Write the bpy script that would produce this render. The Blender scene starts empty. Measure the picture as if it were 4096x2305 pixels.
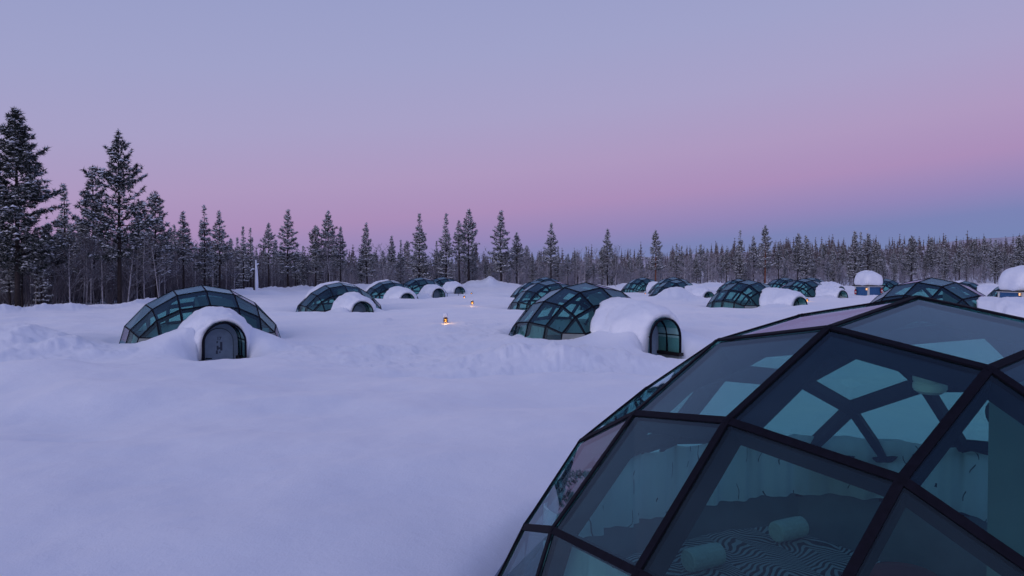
import bpy, math, random
import numpy as np
from mathutils import Vector, Matrix

sc = bpy.context.scene
R = math.radians
CAMZ = 2.4                       # eye height over the z=0 level

# ------------------------------------------------------------------ camera
cd = bpy.data.cameras.new('camera'); cam = bpy.data.objects.new('camera', cd)
sc.collection.objects.link(cam); sc.camera = cam
cam.location = (0, 0, CAMZ)
cam.rotation_euler = (R(90 - 1.231), 0, 0)
cd.sensor_width = 36; cd.lens = 36 * 3001 / 4096
cd.clip_start = 0.05; cd.clip_end = 9000

# ------------------------------------------------------------------ sky
def lin(r, g, b, a=1.0):
    f = lambda c: (c / 255) / 12.92 if c / 255 <= .04045 else ((c / 255 + .055) / 1.055) ** 2.4
    return (f(r), f(g), f(b), a)

SHADOW_AZ = 34                   # azimuth of the antisolar point, degrees right of the view
SKY = [(-6, (106, 122, 168)), (-2.5, (116, 133, 180)), (-.3, (122, 131, 181)), (1.3, (146, 134, 184)), (3.6, (170, 142, 186)),
       (6.5, (174, 153, 193)), (10.5, (168, 161, 200)), (15, (160, 162, 202)), (22, (149, 157, 200)),
       (40, (116, 132, 188)), (90, (88, 104, 166))]
def build_world():
    w = bpy.data.worlds.new('World'); sc.world = w; w.use_nodes = True
    nt = w.node_tree; N = nt.nodes; L = nt.links; N.clear()
    def math_(op, a, b=None, c=None, clamp=False):
        n = N.new('ShaderNodeMath'); n.operation = op; n.use_clamp = clamp
        for k, v in enumerate((a, b, c)):
            if v is None: continue
            if isinstance(v, (int, float)): n.inputs[k].default_value = v
            else: L.new(v, n.inputs[k])
        return n.outputs[0]
    tc = N.new('ShaderNodeTexCoord')
    nz = N.new('ShaderNodeVectorMath'); nz.operation = 'NORMALIZE'; L.new(tc.outputs['Generated'], nz.inputs[0])
    sp = N.new('ShaderNodeSeparateXYZ'); L.new(nz.outputs[0], sp.inputs[0])
    x, y, z = sp.outputs
    elev = math_('MULTIPLY', math_('ARCSINE', z), 57.29578)
    h = math_('MAXIMUM', math_('SQRT', math_('ADD', math_('MULTIPLY', x, x), math_('MULTIPLY', y, y))), 1e-4)
    dot = math_('ADD', math_('MULTIPLY', x, math.sin(R(SHADOW_AZ))), math_('MULTIPLY', y, math.cos(R(SHADOW_AZ))))
    cosd = math_('DIVIDE', dot, h)
    ang = math_('MULTIPLY', math_('ARCCOSINE', math_('MINIMUM', cosd, 1.0)), 57.29578)
    shift = math_('MAXIMUM', math_('SUBTRACT', 4.2, math_('MULTIPLY', ang, .09)), -3.0)
    # the shadow band fades out with height
    ep = math_('SUBTRACT', elev, shift)
    t = math_('DIVIDE', math_('ADD', ep, 10.0), 100.0, clamp=True)
    rp = N.new('ShaderNodeValToRGB'); L.new(t, rp.inputs[0]); cr = rp.color_ramp
    while len(cr.elements) > 1: cr.elements.remove(cr.elements[-1])
    for k, (e, c) in enumerate(SKY):
        el = cr.elements[0] if k == 0 else cr.elements.new((e + 10) / 100)
        el.position = (e + 10) / 100; el.color = lin(*c)
    # twilight glow on the sunward side (behind the viewer)
    g = N.new('ShaderNodeMapRange'); g.interpolation_type = 'SMOOTHSTEP'; L.new(cosd, g.inputs[0])
    g.inputs[1].default_value = 0.1; g.inputs[2].default_value = -1.0; g.inputs[3].default_value = 0; g.inputs[4].default_value = .92
    fall = math_('EXPONENT', math_('MULTIPLY', math_('MAXIMUM', elev, 0.0), -.035))
    mx = N.new('ShaderNodeMixRGB'); L.new(math_('MULTIPLY', g.outputs[0], fall), mx.inputs[0])
    L.new(rp.outputs[0], mx.inputs[1]); mx.inputs[2].default_value = (1.06, .98, 1.18, 1)
    bg = N.new('ShaderNodeBackground'); L.new(mx.outputs[0], bg.inputs[0]); bg.inputs[1].default_value = 1.0
    out = N.new('ShaderNodeOutputWorld'); L.new(bg.outputs[0], out.inputs[0])
build_world()

# faint, very soft afterglow from the twilight sky behind the viewer
sl = bpy.data.lights.new('sun', 'SUN'); sl.energy = .44; sl.angle = R(45); sl.color = (1.0, .86, .88)
so = bpy.data.objects.new('sun', sl); sc.collection.objects.link(so)
so.rotation_euler = Vector((math.sin(R(SHADOW_AZ)), math.cos(R(SHADOW_AZ)), -.30)).to_track_quat('-Z', 'Y').to_euler()

sc.view_settings.view_transform = 'Standard'; sc.view_settings.look = 'None'
sc.view_settings.exposure = 0; sc.view_settings.gamma = 1; sc.view_settings.use_curve_mapping = False
sc.cycles.transparent_max_bounces = 48; sc.cycles.max_bounces = 10; sc.cycles.use_denoising = True
sc.cycles.glossy_bounces = 4; sc.cycles.caustics_reflective = False; sc.cycles.caustics_refractive = False

# ------------------------------------------------------------------ helpers
rng = np.random.default_rng(7)
C = sc.collection
def tag(o, label=None, cat=None, group=None, kind=None):
    if label: o['label'] = label
    if cat: o['category'] = cat
    if group: o['group'] = group
    if kind: o['kind'] = kind
    return o
def empty(name, loc, rz=0):
    o = bpy.data.objects.new(name, None); C.objects.link(o); o.location = loc; o.rotation_euler = (0, 0, rz)
    o.empty_display_size = .3
    return o
def link(name, me, parent=None, loc=None, rz=None, scale=None):
    o = bpy.data.objects.new(name, me); C.objects.link(o)
    if parent: o.parent = parent
    if loc is not None: o.location = loc
    if rz is not None: o.rotation_euler = (0, 0, rz)
    if scale is not None: o.scale = scale
    return o
def mesh(name, V, F, mats, smooth=False, fm=None):
    me = bpy.data.meshes.new(name)
    me.from_pydata([tuple(map(float, v)) for v in V], [], [tuple(map(int, f)) for f in F])
    for m in (mats if isinstance(mats, (list, tuple)) else [mats]): me.materials.append(m)
    if fm is not None: me.polygons.foreach_set('material_index', np.asarray(fm, dtype=np.int32))
    if smooth: me.polygons.foreach_set('use_smooth', [True] * len(me.polygons))
    me.update(); return me
def np_mesh(name, V, tris, mats, smooth=False, fm=None):
    """fast path: V (n,3), tris (m,k) arrays"""
    V = np.asarray(V, dtype=np.float32); T = np.asarray(tris, dtype=np.int32); k = T.shape[1]
    me = bpy.data.meshes.new(name)
    me.vertices.add(len(V)); me.vertices.foreach_set('co', V.ravel())
    me.loops.add(T.size); me.loops.foreach_set('vertex_index', T.ravel())
    me.polygons.add(len(T)); me.polygons.foreach_set('loop_start', np.arange(0, T.size, k, dtype=np.int32))
    try: me.polygons.foreach_set('loop_total', np.full(len(T), k, dtype=np.int32))
    except Exception: pass
    for m in (mats if isinstance(mats, (list, tuple)) else [mats]): me.materials.append(m)
    if fm is not None: me.polygons.foreach_set('material_index', np.asarray(fm, dtype=np.int32))
    me.polygons.foreach_set('use_smooth', np.full(len(T), smooth, dtype=bool))
    me.update(); me.validate(); return me
class MB:
    """collects simple solids into one mesh"""
    def __init__(s): s.V = []; s.F = []; s.M = []
    def add(s, V, F, m=0):
        o = len(s.V); s.V += [tuple(v) for v in V]; s.F += [tuple(i + o for i in f) for f in F]; s.M += [m] * len(F)
    def box(s, c, size, axes=None, m=0):
        c = np.array(c, float); h = np.array(size, float) / 2
        A = np.eye(3) if axes is None else np.array(axes, float)
        V = [c + A[0] * h[0] * a + A[1] * h[1] * b + A[2] * h[2] * d for d in (-1, 1) for b in (-1, 1) for a in (-1, 1)]
        s.add(V, [(0, 2, 3, 1), (4, 5, 7, 6), (0, 1, 5, 4), (2, 6, 7, 3), (0, 4, 6, 2), (1, 3, 7, 5)], m)
    def lathe(s, prof, n=16, c=(0, 0, 0), m=0, shell=False):
        V = []; F = []
        for r, z in prof:
            for k in range(n):
                a = 2 * math.pi * k / n; V.append((c[0] + r * math.cos(a), c[1] + r * math.sin(a), c[2] + z))
        for j in range(len(prof) - 1):
            for k in range(n):
                F.append((j * n + k, j * n + (k + 1) % n, (j + 1) * n + (k + 1) % n, (j + 1) * n + k))
        if shell:
            j = len(prof) - 1
            for k in range(n): F.append((j * n + k, j * n + (k + 1) % n, (k + 1) % n, k))
        else:
            F.append(tuple(range(n))[::-1]); F.append(tuple((len(prof) - 1) * n + k for k in range(n)))
        s.add(V, F, m)
    def tube(s, pts, r, n=6, m=0):
        pts = [np.array(p, float) for p in pts]; V = []; F = []
        rs = r if isinstance(r, (list, tuple, np.ndarray)) else [r] * len(pts)
        for i, p in enumerate(pts):
            d = pts[min(i + 1, len(pts) - 1)] - pts[max(i - 1, 0)]; d /= np.linalg.norm(d) + 1e-9
            u = np.cross(d, (0, 0, 1.0) if abs(d[2]) < .9 else (1.0, 0, 0)); u /= np.linalg.norm(u); v = np.cross(d, u)
            for k in range(n):
                a = 2 * math.pi * k / n; V.append(p + rs[i] * (u * math.cos(a) + v * math.sin(a)))
        for i in range(len(pts) - 1):
            for k in range(n): F.append((i * n + k, i * n + (k + 1) % n, (i + 1) * n + (k + 1) % n, (i + 1) * n + k))
        F.append(tuple(range(n))[::-1]); F.append(tuple((len(pts) - 1) * n + k for k in range(n)))
        s.add(V, F, m)
    def mesh(s, name, mats, smooth=False): return mesh(name, s.V, s.F, mats, smooth, s.M)

# gradient noise, vectorised
_perm = np.random.default_rng(3).permutation(512)
_grad = np.random.default_rng(4).normal(size=(512, 2)); _grad /= np.linalg.norm(_grad, axis=1)[:, None]
def noise(x, y, seed=0):
    x = np.asarray(x, float); y = np.asarray(y, float)
    xi = np.floor(x).astype(int); yi = np.floor(y).astype(int); xf = x - xi; yf = y - yi
    u = xf ** 3 * (xf * (xf * 6 - 15) + 10); v = yf ** 3 * (yf * (yf * 6 - 15) + 10)
    def g(a, b, dx, dy):
        h = _perm[(_perm[(a + seed * 37) % 512] + b) % 512]; return _grad[h, 0] * dx + _grad[h, 1] * dy
    n00 = g(xi, yi, xf, yf); n10 = g(xi + 1, yi, xf - 1, yf); n01 = g(xi, yi + 1, xf, yf - 1); n11 = g(xi + 1, yi + 1, xf - 1, yf - 1)
    return 1.4 * ((n00 * (1 - u) + n10 * u) * (1 - v) + (n01 * (1 - u) + n11 * u) * v)
def fbm(x, y, o=4, seed=0):
    r = 0; a = 1; 
    for k in range(o): r = r + a * noise(x * 2 ** k, y * 2 ** k, seed + k); a *= .5
    return r
def sstep(a, b, x):
    t = np.clip((np.asarray(x, float) - a) / (b - a), 0, 1); return t * t * (3 - 2 * t)

# ------------------------------------------------------------------ materials
def mat(name, col, rough=.6, spec=.3, noise_amt=0, noise_scale=20, bump=0, metallic=0, emit=None, estr=0, coords='Object'):
    m = bpy.data.materials.new(name); m.use_nodes = True; nt = m.node_tree; b = nt.nodes['Principled BSDF']
    b.inputs['Base Color'].default_value = (*col, 1); b.inputs['Roughness'].default_value = rough
    b.inputs['Specular IOR Level'].default_value = spec; b.inputs['Metallic'].default_value = metallic
    if emit: b.inputs['Emission Color'].default_value = (*emit, 1); b.inputs['Emission Strength'].default_value = estr
    if noise_amt or bump:
        tc = nt.nodes.new('ShaderNodeTexCoord'); n = nt.nodes.new('ShaderNodeTexNoise')
        n.inputs['Scale'].default_value = noise_scale; n.inputs['Detail'].default_value = 5
        nt.links.new(tc.outputs[coords], n.inputs['Vector'])
        if noise_amt:
            r = nt.nodes.new('ShaderNodeMapRange'); r.inputs[1].default_value = .3; r.inputs[2].default_value = .7
            r.inputs[3].default_value = 1 - noise_amt; r.inputs[4].default_value = 1 + noise_amt
            nt.links.new(n.outputs['Fac'], r.inputs[0])
            x = nt.nodes.new('ShaderNodeMixRGB'); x.blend_type = 'MULTIPLY'; x.inputs[0].default_value = 1
            x.inputs[1].default_value = (*col, 1); nt.links.new(r.outputs[0], x.inputs[2]); nt.links.new(x.outputs[0], b.inputs['Base Color'])
        if bump:
            p = nt.nodes.new('ShaderNodeBump'); p.inputs['Strength'].default_value = bump; p.inputs['Distance'].default_value = .03
            nt.links.new(n.outputs['Fac'], p.inputs['Height']); nt.links.new(p.outputs[0], b.inputs['Normal'])
    return m
def snow_material(name, bump=.35, scale=7.0):
    m = mat(name, (.86, .88, .93), .55, .9)
    nt = m.node_tree; b = nt.nodes['Principled BSDF']; b.inputs['Sheen Weight'].default_value = .5; b.inputs['Sheen Roughness'].default_value = .5
    tc = nt.nodes.new('ShaderNodeTexCoord')
    n1 = nt.nodes.new('ShaderNodeTexNoise'); n1.inputs['Scale'].default_value = scale; n1.inputs['Detail'].default_value = 7; n1.inputs['Roughness'].default_value = .6
    n2 = nt.nodes.new('ShaderNodeTexNoise'); n2.inputs['Scale'].default_value = .7; n2.inputs['Detail'].default_value = 4
    for n in (n1, n2): nt.links.new(tc.outputs['Object'], n.inputs['Vector'])
    p = nt.nodes.new('ShaderNodeBump'); p.inputs['Strength'].default_value = bump; p.inputs['Distance'].default_value = .08
    nt.links.new(n1.outputs['Fac'], p.inputs['Height'])
    n3 = nt.nodes.new('ShaderNodeTexNoise'); n3.inputs['Scale'].default_value = 55; n3.inputs['Detail'].default_value = 4; n3.inputs['Roughness'].default_value = .7; nt.links.new(tc.outputs['Object'], n3.inputs['Vector'])
    p2 = nt.nodes.new('ShaderNodeBump'); p2.inputs['Strength'].default_value = .45; p2.inputs['Distance'].default_value = .012
    nt.links.new(n3.outputs['Fac'], p2.inputs['Height']); nt.links.new(p.outputs[0], p2.inputs['Normal']); nt.links.new(p2.outputs[0], b.inputs['Normal'])
    r = nt.nodes.new('ShaderNodeValToRGB'); r.color_ramp.elements[0].position = .35; r.color_ramp.elements[0].color = (.76, .81, .91, 1)
    r.color_ramp.elements[1].position = .65; r.color_ramp.elements[1].color = (.84, .87, .94, 1)
    nt.links.new(n2.outputs['Fac'], r.inputs[0]); nt.links.new(r.outputs[0], b.inputs['Base Color'])
    return m
M_snow = snow_material('snow', .30, 3.2)
M_capsnow = snow_material('packed_snow', .45, 4.0)
M_frame = mat('dark_painted_steel', (.007, .007, .013), .7, .08, .2, 30)
M_cream = mat('cream_cladding', (.17, .195, .20), .5, .4, .12, 9)
M_dark = mat('dark_wood_sill', (.014, .012, .014), .6, .3, .2, 15)
M_door = mat('grey_blue_door_paint', (.25, .33, .45), .5, .3, .1, 8)
M_groove = mat('door_groove', (.05, .065, .09), .6)
M_print = mat('dark_door_print', (.06, .075, .12), .5)
M_floor = mat('blue_grey_carpet', (.11, .14, .20), .9, .1, .2, 25)
M_plinth = mat('blue_grey_plinth', (.17, .21, .28), .7, .2, .1, 6)
M_wall = mat('grey_green_partition', (.16, .21, .23), .6, .3, .06, 5)
M_towel = mat('white_towel', (.50, .56, .56), .9, .1, .08, 40, .4)
M_red = mat('red_upholstery', (.22, .02, .03), .8, .2, .1, 20)
M_white = mat('white_plastic', (.7, .7, .68), .4, .4)
M_mattress = mat('blue_grey_mattress', (.10, .12, .17), .9, .1, .1, 12)

def glass_material():
    m = bpy.data.materials.new('teal_tinted_glass'); m.use_nodes = True; nt = m.node_tree; N = nt.nodes; L = nt.links
    N.clear(); out = N.new('ShaderNodeOutputMaterial')
    tr = N.new('ShaderNodeBsdfTransparent'); tr.inputs[0].default_value = (.61, .81, .785, 1)
    gl = N.new('ShaderNodeBsdfGlossy'); gl.inputs['Roughness'].default_value = .015; gl.inputs[0].default_value = (.70, .87, 1, 1)
    fr = N.new('ShaderNodeFresnel'); ge = N.new('ShaderNodeNewGeometry'); io = N.new('ShaderNodeMapRange')
    io.inputs[3].default_value = 1.43; io.inputs[4].default_value = 1 / 1.43; L.new(ge.outputs['Backfacing'], io.inputs[0]); L.new(io.outputs[0], fr.inputs[0])
    mx = N.new('ShaderNodeMixShader'); L.new(fr.outputs[0], mx.inputs[0]); L.new(tr.outputs[0], mx.inputs[1]); L.new(gl.outputs[0], mx.inputs[2])
    # a thin film of frost and dust, uneven over the panes
    df = N.new('ShaderNodeBsdfDiffuse'); df.inputs[0].default_value = (.45, .58, .70, 1)
    tc = N.new('ShaderNodeTexCoord'); nz = N.new('ShaderNodeTexNoise'); nz.inputs['Scale'].default_value = 1.6; nz.inputs['Detail'].default_value = 6
    L.new(tc.outputs['Object'], nz.inputs['Vector'])
    r = N.new('ShaderNodeMapRange'); r.inputs[1].default_value = .35; r.inputs[2].default_value = .75; r.inputs[3].default_value = .002; r.inputs[4].default_value = .020
    L.new(nz.outputs['Fac'], r.inputs[0])
    m2 = N.new('ShaderNodeMixShader'); L.new(r.outputs[0], m2.inputs[0]); L.new(mx.outputs[0], m2.inputs[1]); L.new(df.outputs[0], m2.inputs[2])
    L.new(m2.outputs[0], out.inputs[0]); return m
M_glass = glass_material()

def zebra_material():
    m = mat('zebra_print_cloth', (.3, .3, .3), .9, .1); nt = m.node_tree; N = nt.nodes; L = nt.links; b = N['Principled BSDF']
    tc = N.new('ShaderNodeTexCoord'); mp = N.new('ShaderNodeMapping'); mp.inputs['Rotation'].default_value = (0, 0, R(25)); L.new(tc.outputs['Object'], mp.inputs[0])
    n = N.new('ShaderNodeTexNoise'); n.inputs['Scale'].default_value = 2.6; n.inputs['Detail'].default_value = 1.2; L.new(mp.outputs[0], n.inputs['Vector'])
    ad = N.new('ShaderNodeMixRGB'); ad.blend_type = 'ADD'; ad.inputs[0].default_value = .28; L.new(mp.outputs[0], ad.inputs[1]); L.new(n.outputs['Color'], ad.inputs[2])
    # hides laid in rows: stripes fold back along every spine
    sp = N.new('ShaderNodeSeparateXYZ'); L.new(ad.outputs[0], sp.inputs[0])
    def mth(op, a, c):
        q = N.new('ShaderNodeMath'); q.operation = op
        for k, v in enumerate((a, c)):
            if isinstance(v, (int, float)): q.inputs[k].default_value = v
            else: L.new(v, q.inputs[k])
        return q.outputs[0]
    fold = mth('ABSOLUTE', mth('SUBTRACT', mth('FRACT', mth('MULTIPLY', sp.outputs[0], 2.1), 0), .5), 0)
    cb = N.new('ShaderNodeCombineXYZ'); L.new(mth('ADD', sp.outputs[1], mth('MULTIPLY', fold, .42)), cb.inputs[0]); L.new(mth('MULTIPLY', sp.outputs[0], .5), cb.inputs[1])
    w = N.new('ShaderNodeTexWave'); w.inputs['Scale'].default_value = 5.8; w.inputs['Distortion'].default_value = 1.3; w.inputs['Detail'].default_value = 1.5; w.inputs['Detail Scale'].default_value = 1.6
    L.new(cb.outputs[0], w.inputs['Vector'])
    r = N.new('ShaderNodeValToRGB'); r.color_ramp.elements[0].position = .42; r.color_ramp.elements[0].color = (.012, .012, .015, 1)
    r.color_ramp.elements[1].position = .55; r.color_ramp.elements[1].color = (.36, .37, .40, 1)
    L.new(w.outputs['Fac'], r.inputs[0]); L.new(r.outputs[0], b.inputs['Base Color']); return m
M_zebra = zebra_material()

def curtain_material():
    m = mat('printed_curtain', (.5, .5, .5), .9, .1); nt = m.node_tree; N = nt.nodes; L = nt.links; b = N['Principled BSDF']
    uv = N.new('ShaderNodeUVMap'); uv.uv_map = 'run'
    sp = N.new('ShaderNodeSeparateXYZ'); L.new(uv.outputs[0], sp.inputs[0])
    n = N.new('ShaderNodeTexNoise'); n.inputs['Scale'].default_value = 2.2; n.inputs['Detail'].default_value = 2; L.new(uv.outputs[0], n.inputs['Vector'])
    def mth(op, a, c=0):
        q = N.new('ShaderNodeMath'); q.operation = op
        for k, v in enumerate((a, c)):
            if isinstance(v, (int, float)): q.inputs[k].default_value = v
            else: L.new(v, q.inputs[k])
        return q.outputs[0]
    xx = mth('ADD', mth('MULTIPLY', sp.outputs[0], 5.0), mth('MULTIPLY', n.outputs['Fac'], 3.5))
    line = mth('LESS_THAN', mth('ABSOLUTE', mth('SUBTRACT', mth('FRACT', xx), .5)), .028)
    n2 = N.new('ShaderNodeTexNoise'); n2.inputs['Scale'].default_value = 5.0; n2.inputs['Detail'].default_value = 1; L.new(uv.outputs[0], n2.inputs['Vector'])
    mask = mth('MULTIPLY', line, mth('GREATER_THAN', n2.outputs['Fac'], .55))
    x = N.new('ShaderNodeMixRGB'); L.new(mask, x.inputs[0]); x.inputs[1].default_value = (.70, .76, .84, 1); x.inputs[2].default_value = (.05, .06, .08, 1)
    L.new(x.outputs[0], b.inputs['Base Color'])
    # thin cloth lets daylight through
    t = N.new('ShaderNodeBsdfTranslucent'); L.new(x.outputs[0], t.inputs[0])
    ms = N.new('ShaderNodeMixShader'); ms.inputs[0].default_value = .5; out = N['Material Output']
    L.new(b.outputs[0], ms.inputs[1]); L.new(t.outputs[0], ms.inputs[2]); L.new(ms.outputs[0], out.inputs[0]); return m
M_curtain = curtain_material()

def frosted(name, dark, snow=(.72, .74, .80), lo=.25, hi=.8, amt=.9):
    """upper sides of twigs and needles carry frost"""
    m = mat(name, dark, .8, .15); nt = m.node_tree; N = nt.nodes; L = nt.links; b = N['Principled BSDF']
    g = N.new('ShaderNodeNewGeometry'); sp = N.new('ShaderNodeSeparateXYZ'); L.new(g.outputs['Normal'], sp.inputs[0])
    tc = N.new('ShaderNodeTexCoord'); n = N.new('ShaderNodeTexNoise'); n.inputs['Scale'].default_value = 1.4; n.inputs['Detail'].default_value = 3; L.new(tc.outputs['Object'], n.inputs['Vector'])
    r = N.new('ShaderNodeMapRange'); r.inputs[1].default_value = lo; r.inputs[2].default_value = hi; r.inputs[3].default_value = 0; r.inputs[4].default_value = amt
    L.new(sp.outputs[2], r.inputs[0])
    r2 = N.new('ShaderNodeMapRange'); r2.inputs[1].default_value = .35; r2.inputs[2].default_value = .65; r2.inputs[3].default_value = .25; r2.inputs[4].default_value = 1
    L.new(n.outputs['Fac'], r2.inputs[0])
    q = N.new('ShaderNodeMath'); q.operation = 'MULTIPLY'; L.new(r.outputs[0], q.inputs[0]); L.new(r2.outputs[0], q.inputs[1])
    x = N.new('ShaderNodeMixRGB'); L.new(q.outputs[0], x.inputs[0]); x.inputs[1].default_value = (*dark, 1); x.inputs[2].default_value = (*snow, 1)
    L.new(x.outputs[0], b.inputs['Base Color']); return m
M_needle = frosted('frosted_pine_needles', (.046, .052, .048), lo=.0, hi=.8)
M_needle_dark = frosted('dark_pine_needles', (.026, .034, .030), amt=.75)
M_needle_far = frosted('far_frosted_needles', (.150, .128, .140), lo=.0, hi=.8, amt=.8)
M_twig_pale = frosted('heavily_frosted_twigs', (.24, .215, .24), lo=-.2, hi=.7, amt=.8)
M_twig = frosted('frosted_twigs', (.115, .102, .115), lo=.0, hi=.8, amt=.75)
M_treesnow = mat('snow_on_branches', (.76, .78, .84), .8, .1)
M_bark = mat('grey_brown_bark', (.034, .028, .029), .9, .1, .4, 9)
M_redbark = mat('reddish_pine_bark', (.17, .065, .04), .9, .1, .35, 9)
M_birchbark = mat('pale_birch_bark', (.42, .40, .42), .8, .2, .35, 6)

# ------------------------------------------------------------------ layout of the village
YAW = R(211)                                   # every igloo stands the same way round
ai = np.array([math.cos(YAW), math.sin(YAW)]); aj = np.array([-math.sin(YAW), math.cos(YAW)])   # local axes; the entrance lies along +j
# x, y, ring height below the eye, snow level at the glass, snow level at the door, bars built singly, cap variant, snow on the back
IG = [
 dict(p=(2.408, 4.450, -1.350), lev=-.55, door=-.9, bars=True, cap=0, label='large glass dome igloo in the right foreground with a zebra print bed inside'),
 dict(p=(2.352, 23.99, -1.538), lev=-.40, door=-1.16, bars=True, cap=1, label='glass igloo in the middle with a tall dark arched porch standing out of deep snow'),
 dict(p=(-9.664, 23.37, -1.616), lev=-.42, door=-.92, bars=True, cap=2, drift=(.38, .3), label='nearest glass igloo on the left, grey door numbered 17 in its snow covered porch'),
 dict(p=(14.40, 25.75, -1.40), lev=-.5, door=-.5, bars=True, cap=2, label='glass igloo right behind the large foreground dome, big rounded snow heap on its entrance'),
 dict(p=(-9.49, 41.25, -1.78), lev=-.40, door=-.33, bars=True, cap=0, back=True, label='second glass igloo on the left, half buried arched door facing the lantern path'),
 dict(p=(-9.71, 59.27, -1.88), lev=-.36, door=-.25, cap=1, back=True, label='third glass igloo on the left, snow on its back, low half round door'),
 dict(p=(-8.05, 66.2, -1.68), lev=-.42, door=-.52, cap=2, label='fourth glass igloo on the left with a tall arched door beside a thin handrail'),
 dict(p=(-7.00, 76.5, -1.72), lev=-.40, door=-.45, cap=3, label='farthest glass igloo of the left row, tucked behind the one with the handrail'),
 dict(p=(2.18, 42.92, -1.68), lev=-.46, door=-.4, bars=True, cap=2, label='glass igloo directly behind the middle one, its left slope showing'),
 dict(p=(2.15, 63.16, -1.91), lev=-.40, door=-.4, cap=3, label='third glass igloo of the middle row, peeping over the one before it'),
 dict(p=(3.35, 74.5, -1.70), lev=-.40, door=-.4, cap=0, label='farthest glass igloo of the middle row, only its crown showing'),
 dict(p=(14.06, 44.65, -1.67), lev=-.38, door=-.25, bars=True, cap=1, label='glass igloo right of centre with clear dark ribs and a snow mound before it'),
 dict(p=(24.6, 81.5, -1.94), lev=-.4, door=-.4, cap=2, label='small glass igloo behind the left shoulder of the clear ribbed one'),
 dict(p=(27.6, 76.0, -1.76), lev=-.4, door=-.4, cap=3, label='far right glass igloo whose crown rises behind a snow covered tunnel'),
 dict(p=(24.23, 62.36, -1.75), lev=-.4, door=-.32, bars=False, cap=0, label='far right glass igloo with a thick snow tunnel left of the blue shed'),
 dict(p=(14.0, 80.2, -1.78), lev=-.45, door=-.4, cap=1, label='small far glass igloo just right of the snowy porch of the middle igloo'),
 dict(p=(15.45, 71.8, -1.68), lev=-.4, door=-.35, cap=2, label='glass igloo whose crown shows just above its twin behind the lumpy snow pile'),
 dict(p=(13.64, 62.23, -1.84), lev=-.4, door=-.28, cap=3, label='glass igloo half hidden behind a lumpy snow pile, half round door on its right'),
 dict(p=(41.3, 82.8, -1.96), lev=-.4, door=-.4, cap=0, label='small glass igloo peeking out right of the blue shed with the snow hat'),
 dict(p=(48.77, 80.76, -2.20), lev=-.4, door=-.4, cap=1, back=True, label='small snowy glass igloo above the right end of the dome behind the foreground one'),
 dict(p=(41.0, 60.5, -1.85), lev=-.4, door=-.4, cap=2, label='glass igloo mostly hidden behind the blue shed at the right edge'),
 dict(p=(32.3, 81.0, -1.80), lev=-.4, door=-.4, cap=3, label='glass igloo peeping between the snow tunnel and the blue shed with the snow hat'),
]

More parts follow.
